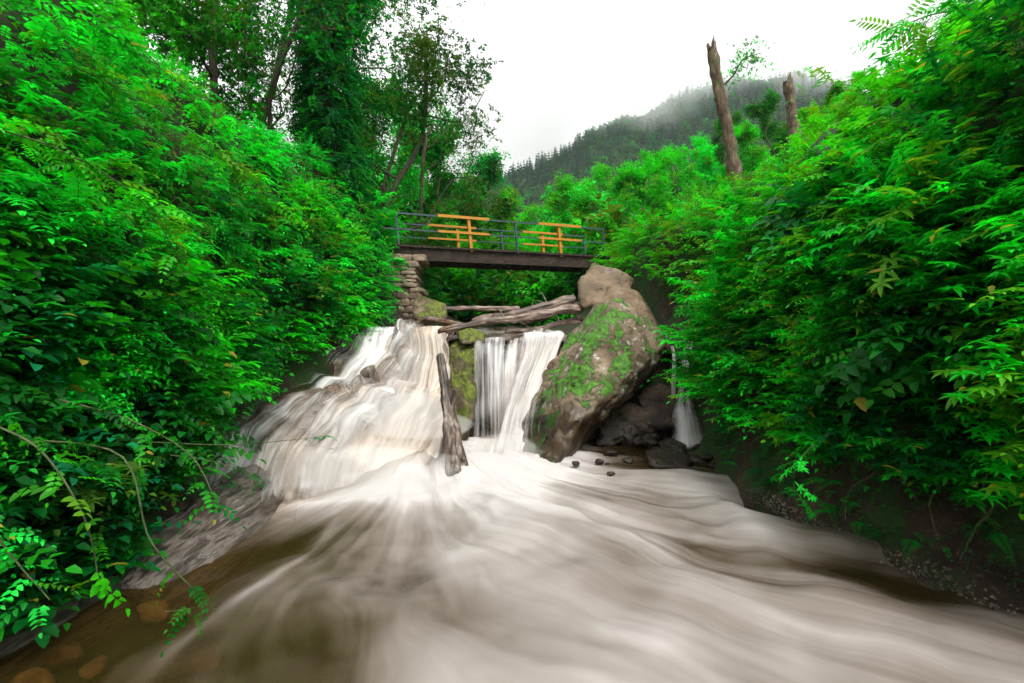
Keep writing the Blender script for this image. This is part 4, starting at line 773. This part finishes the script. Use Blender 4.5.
log('upper drift log resting against the brown boulder', at(472, 325, 10.7), at(576, 298, 11.0), .07, .13, sub=[(.55, (.1, 0, .25), .02), (.75, (-.3, -.1, .1), .025)], seed=4)
log('thin drift log behind the mossy stone on the left', at(408, 318, 11.0), at(470, 330, 10.6), .06, .07, seed=5)
log('short drift log wedged under the longest log', at(505, 332, 10.3), at(582, 322, 10.8), .06, .08, seed=6)
log('dark drift log under the bridge behind the others', at(428, 310, 12.5), at(520, 305, 13), .08, .06, seed=7)
log('knobbly drift log sloping up to the boulder at the right', at(520, 320, 11.4), at(588, 304, 12), .1, .1, seed=8)
for i, (a, b, lab) in enumerate((((496, 312, 10.8), (530, 330, 10.4), 'thin stick crossing the logs in the middle'), ((540, 295, 11.5), (560, 325, 10.9), 'thin stick standing between the upper logs'), ((480, 340, 10), (520, 350, 9.9), 'thin stick caught at the lip of the middle waterfall'))):
    log(lab, at(*a), at(*b), .02, .012, name='stick', seed=10+i)
log('upright splintered driftwood standing at the foot of the left cascade', at(457, 474, 6.95), at(440, 352, 7.5), .19, .055, 'driftwood_up', .05, [(.3, (-.12, 0, .35), .05), (.45, (.08, 0, .4), .05), (.1, (.13, -.05, .12), .06)], 'driftwood', 12)

# ------------------------------------------------------------------ footbridge
BA = np.array([-3.9, 12.75, 2.60]); BB = np.array([3.15, 15.75, 2.78]); bd = BB-BA; BL = np.linalg.norm(bd); ex = bd/BL; ey = nrm(np.cross([0, 0, 1.], ex)); ez = np.cross(ex, ey); W_ = 1.15
br = thing('footbridge', 'narrow footbridge with yellow and blue grey railings spanning the stream', 'footbridge', BA)
def tx(px, off=0):                       # length along the bridge at which its near side passes picture column px
    k = (px-512)/F; a = BA+ey*off; return (k*a[1]-a[0])/(ex[0]-k*ex[1])
def bp(x, y, z): return ex*x+ey*y+ez*z
def beam(name, mt, O, X, Y, Z, par=br):
    mb = MB(); box(mb, O, X, Y, Z); return mb.build(name, M[mt], par, smooth=False)
for y in (0, W_-.12): beam('girder', 'deck_wood', bp(0, y, -.40), ex*BL, ey*.12, ez*.34)
mb = MB(); x = 0
while x < BL-.02:
    w = random.uniform(.14, .18); box(mb, bp(x, -.06-random.uniform(0, .03), -.06+random.uniform(0, .008)), ex*(w-.012), ey*(W_+.14), ez*.055); x += w
mb.build('deck', M['deck_wood'], br, smooth=False)
for i in range(1, 8): beam('cross_brace', 'deck_wood', bp(BL*i/8, .124, -.34), ex*.08, ey*(W_-.248), ez*.2)
H = .86
for y, o in ((-.03, 0), (W_-.02, W_)):
    far = o > 0
    for px, m in ((398, 'steel'), (470, 'yellow'), (517, 'steel'), (560, 'yellow'), (604, 'steel')):
        x = tx(px, 0); w = .085 if m == 'yellow' else .055
        beam('post', m, bp(x, y, -.1), ex*w, ey*w, ez*(H+.1)-ex*.07)
        if m == 'yellow': beam('bolt_plate', 'steel', bp(x-.02, y+.09, .0), ex*.12, ey*.012, ez*.12)
    cuts = [(385, 440, 'steel'), (440, 491, 'yellow'), (491, 540, 'steel'), (540, 582, 'yellow'), (582, 605, 'steel')]
    for z, h in (((H-.03, .07), (.40, .06)) if not far else ((H-.03, .06), (.44, .05), (.12, .05))):
        for a, b, m in cuts:
            xa, xb = tx(a), tx(b); hh = h*(1.1 if m == 'yellow' else .6)
            beam('rail', m, bp(xa+.004-.06, y-.035 if m == 'yellow' else y-.022, z), ex*(xb-xa-.008), ey*(.034 if m == 'yellow' else .02), ez*hh)
def stone_wall(label, O, X, Y, H_, seed):
    rs = np.random.RandomState(seed); mb = MB(); O = np.asarray(O); z = 0; V, Fc = ico(3); Lx, Ly = np.linalg.norm(X), np.linalg.norm(Y); ux, uy = nrm(X), nrm(Y)
    while z < H_:
        h = rs.uniform(.09, .2); x = 0
        while x < Lx:
            w = rs.uniform(.18, .4)
            y = 0
            while y < Ly:
                d = rs.uniform(.25, .4); q = np.sign(V)*np.abs(V)**.45; q = q*(1+.12*fbm(V*1.5+rs.rand()*50, 2)[:, None])
                c = O+ux*(x+w/2)+uy*(y+d/2+rs.uniform(-.04, .04))+np.array([0, 0, z+h/2]); mb.add(c+(q[:, :1]*w*.53*ux+q[:, 1:2]*d*.53*uy+q[:, 2:]*np.array([0, 0, h*.53])), Fc); y += d
            x += w
        z += h*.98
    return tag(mb.build('stone_abutment', M['masonry']), label, 'stone wall')
stone_wall('dry stone abutment of stacked slabs under the left bridge end', (-3.55, 12.75, .5), np.array([.95, .1, 0]), np.array([-.1, 1.3, 0]), 1.68, 5)
stone_wall('low heap of stacked stones under the right bridge end', (2.55, 15.3, 1.2), np.array([.9, .2, 0]), np.array([-.2, 1.2, 0]), 1.15, 6)

# ------------------------------------------------------------------ misty hill
hx = np.linspace(-420, 620, 200); hy = np.linspace(205, 620, 110); HX, HY = np.meshgrid(hx, hy)
crest = np.interp(HX, [-420, -120, 0, 35, 65, 105, 150, 195, 260, 400, 620], [60, 80, 104, 118, 137, 156, 168, 166, 160, 150, 120])
prof = sstep(205, 330, HY)*.9+.1*sstep(200, 230, HY); HZ = 34+(crest-34)*prof*(1-.35*sstep(380, 620, HY))+7*fbm(np.stack([HX*.02, HY*.02, HX*0], -1), 4, 101)
mb = MB(); mb.add(np.stack([HX, HY, HZ], -1).reshape(-1, 3), gridf(110, 200)); struct(mb.build('hill', M['ground']), label='steep wooded hill with its top in cloud')
def conifer():
    t = Tmpl()
    for k in range(7):
        z = .12+.8*k/7; r = .2*(1-z)+.03; n = 7
        for j in range(n):
            a = j*2*np.pi/n+R.rand()*.9; rr = r*R.uniform(.7, 1.2)
            t.leaf([0, 0, z+.1], [np.cos(a), np.sin(a), -.75], [0, 0, 1], (np.array([[0, 0, 0], [rr*.6, -rr*.45, 0], [rr*1.25, 0, -.03], [rr*.6, rr*.45, 0]]), np.array([[0, 1, 2], [0, 2, 3]])))
    t.leaf([0, 0, .88], [0, 0, 1], [1, 0, 0], leaf4(.14, .03, 0)); return t.done()
def roundtree():
    t = Tmpl()
    for k in range(46):
        P = nrm(R.randn(3))*np.array([.3, .3, .36])*R.uniform(.6, 1)+np.array([0, 0, .5]); t.leaf(P, R.randn(3), P-np.array([0, 0, .3]), leaf4(.26, .2))
    return t.done()
n = 5200; X = R.uniform(-60, 330, n); Yh = 215+R.rand(n)*150
def hill_z(X, Y):
    i = np.clip((X-hx[0])/(hx[1]-hx[0]), 0, 198.99); j = np.clip((Y-hy[0])/(hy[1]-hy[0]), 0, 108.99); a, b = i.astype(int), j.astype(int); u, v = i-a, j-b
    return HZ[b, a]*(1-u)*(1-v)+HZ[b, a+1]*u*(1-v)+HZ[b+1, a]*(1-u)*v+HZ[b+1, a+1]*u*v
P = np.stack([X, Yh, hill_z(X, Yh)-.6], -1); mb = MB(); kind = (fbm(P*.03, 3, 111)+R.uniform(-.4, .4, n)+(P[:, 2]-100)*.008) > .0
S = R.uniform(8, 15, n)
for k, tm in enumerate([conifer(), conifer(), roundtree(), roundtree()]):
    q = (kind if k < 2 else ~kind) & (np.arange(n) % 2 == k % 2); c = .62*gcol(q.sum(), [('deep', 4), ('olive', 1)] if k < 2 else [('deep', 2), ('mid', 1.5), ('olive', 2)]); m = q.sum(); a = R.rand(m)*6.28
    place(mb, tm, P[q], np.stack([np.cos(a), np.sin(a), a*0], -1), np.tile([0, 0, 1.], (m, 1)), S[q]*(1 if k < 2 else .8), c, 0)
struct(mb.build('forest', M['leaf_far']), 'stuff', 'far off mixed forest covering the misty hill')
# a nearer belt of woodland between the valley trees and the hill
n = 1500; Yh = 85+R.rand(n)**1.1*115; s = R.uniform(1.5, 14.5, n); P = terr(Yh, s); P[:, 2] -= .3; mb = MB()
for k, tm in enumerate([roundtree(), roundtree(), conifer()]):
    q = np.arange(n) % 3 == k; m = q.sum(); a = R.rand(m)*6.28
    place(mb, tm, P[q], np.stack([np.cos(a), np.sin(a), a*0], -1), np.tile([0, 0, 1.], (m, 1)), R.uniform(5, 9, m)*(1+Yh[q]/200), gcol(m, [('mid', 2), ('deep', 3), ('olive', 2)])*.8, 0)
struct(mb.build('woodland', M['leaf_far']), 'stuff', 'far off woodland at the foot of the misty hill')

# haze and cloud
def closed_box(name, lo, hi, mt):
    mb = MB(); lo, hi = np.array(lo, float), np.array(hi, float); d = hi-lo; box(mb, lo, [d[0], 0, 0], [0, d[1], 0], [0, 0, d[2]]); return mb.build(name, mt, smooth=False)
m, nt, out, N, L = mat('haze'); v = N('ShaderNodeVolumePrincipled'); v.inputs['Color'].default_value = (.86, .93, 1, 1); v.inputs['Density'].default_value = .00025; v.inputs['Anisotropy'].default_value = .2; L(v.outputs[0], out.inputs['Volume'])
struct(closed_box('haze', (-520, -12, -5), (640, 640, 205), m), 'stuff', 'thin damp haze in the valley air')
m, nt, out, N, L = mat('low_cloud'); v = N('ShaderNodeVolumePrincipled'); v.inputs['Color'].default_value = (1, 1, 1, 1)
geo = N('ShaderNodeNewGeometry'); n1 = N('ShaderNodeTexNoise', i_Scale=.018, i_Detail=4.0, i_Roughness=.6); L(geo.outputs['Position'], n1.inputs['Vector']); sp = N('ShaderNodeSeparateXYZ'); L(geo.outputs['Position'], sp.inputs[0])
h = mth(N, L, 'SUBTRACT', sp.outputs['Z'], mth(N, L, 'MULTIPLY', sp.outputs['X'], .22))
h = mth(N, L, 'ADD', h, mth(N, L, 'MULTIPLY', mth(N, L, 'SUBTRACT', n1.outputs['Fac'], .5), 90.0))
mr_ = N('ShaderNodeMapRange', i_1=107.0, i_2=134.0, i_3=0.0, i_4=.02, interpolation_type='SMOOTHSTEP'); L(h, mr_.inputs[0]); L(mr_.outputs[0], v.inputs['Density']); L(v.outputs[0], out.inputs['Volume'])
struct(closed_box('cloud', (-150, 214, 88), (420, 420, 200), m), 'stuff', 'low white cloud hiding the hilltop')

# ------------------------------------------------------------------ light, sky, camera
w = bpy.data.worlds.new('World'); SC.world = w; w.use_nodes = True; nt = w.node_tree; nt.nodes.clear()
sky = nt.nodes.new('ShaderNodeTexSky'); sky.sky_type = 'NISHITA'; sky.sun_disc = False; sky.sun_elevation = math.radians(58); sky.sun_rotation = math.radians(160); sky.air_density = 1; sky.dust_density = 4
hs = nt.nodes.new('ShaderNodeHueSaturation'); hs.inputs['Saturation'].default_value = .12; nt.links.new(sky.outputs[0], hs.inputs['Color'])
mx = nt.nodes.new('ShaderNodeMix'); mx.data_type = 'RGBA'; mx.inputs[0].default_value = .75; nt.links.new(hs.outputs[0], mx.inputs[6])
tc = nt.nodes.new('ShaderNodeTexCoord'); nz = nt.nodes.new('ShaderNodeTexNoise'); nz.inputs['Scale'].default_value = 1.6; nz.inputs['Detail'].default_value = 3; nt.links.new(tc.outputs['Generated'], nz.inputs['Vector'])
cr = nt.nodes.new('ShaderNodeValToRGB'); cr.color_ramp.elements[0].color = (6.2, 6.25, 6.35, 1); cr.color_ramp.elements[1].color = (9.0, 9.0, 9.0, 1); cr.color_ramp.elements[0].position = .3; cr.color_ramp.elements[1].position = .6
nt.links.new(nz.outputs['Fac'], cr.inputs[0]); nt.links.new(cr.outputs[0], mx.inputs[7])
bg = nt.nodes.new('ShaderNodeBackground'); bg.inputs[1].default_value = .11; nt.links.new(mx.outputs[2], bg.inputs[0]); wo = nt.nodes.new('ShaderNodeOutputWorld'); nt.links.new(bg.outputs[0], wo.inputs[0])
sl = bpy.data.lights.new('sun', 'SUN'); sl.energy = 1.5; sl.angle = math.radians(25); sl.color = (1, .97, .92); so = bpy.data.objects.new('sun', sl); COL.objects.link(so)
az, el = math.radians(160), math.radians(58); dv = Vector((math.sin(az)*math.cos(el), math.cos(az)*math.cos(el), math.sin(el))); so.rotation_euler = dv.to_track_quat('Z', 'Y').to_euler(); so.location = (0, 0, 30)
cam = bpy.data.cameras.new('camera'); cam.lens = 17; cam.sensor_width = 36; cam.clip_end = 3000; cam.clip_start = .05; co = bpy.data.objects.new('camera', cam); COL.objects.link(co); co.rotation_euler = (math.radians(90), 0, 0); SC.camera = co
SC.view_settings.view_transform = 'Standard'; SC.view_settings.look = 'None'; SC.view_settings.exposure = 1.25; SC.view_settings.gamma = 1
cy = SC.cycles; cy.use_denoising = True; cy.max_bounces = 9; cy.diffuse_bounces = 4; cy.glossy_bounces = 2; cy.transmission_bounces = 3; cy.transparent_max_bounces = 12; cy.volume_bounces = 6; cy.use_adaptive_sampling = True; cy.adaptive_threshold = .02
cy.volume_step_rate = 2; cy.caustics_reflective = False; cy.caustics_refractive = False
print('tris', sum(len(o.data.polygons) for o in SC.objects if o.type == 'MESH'))
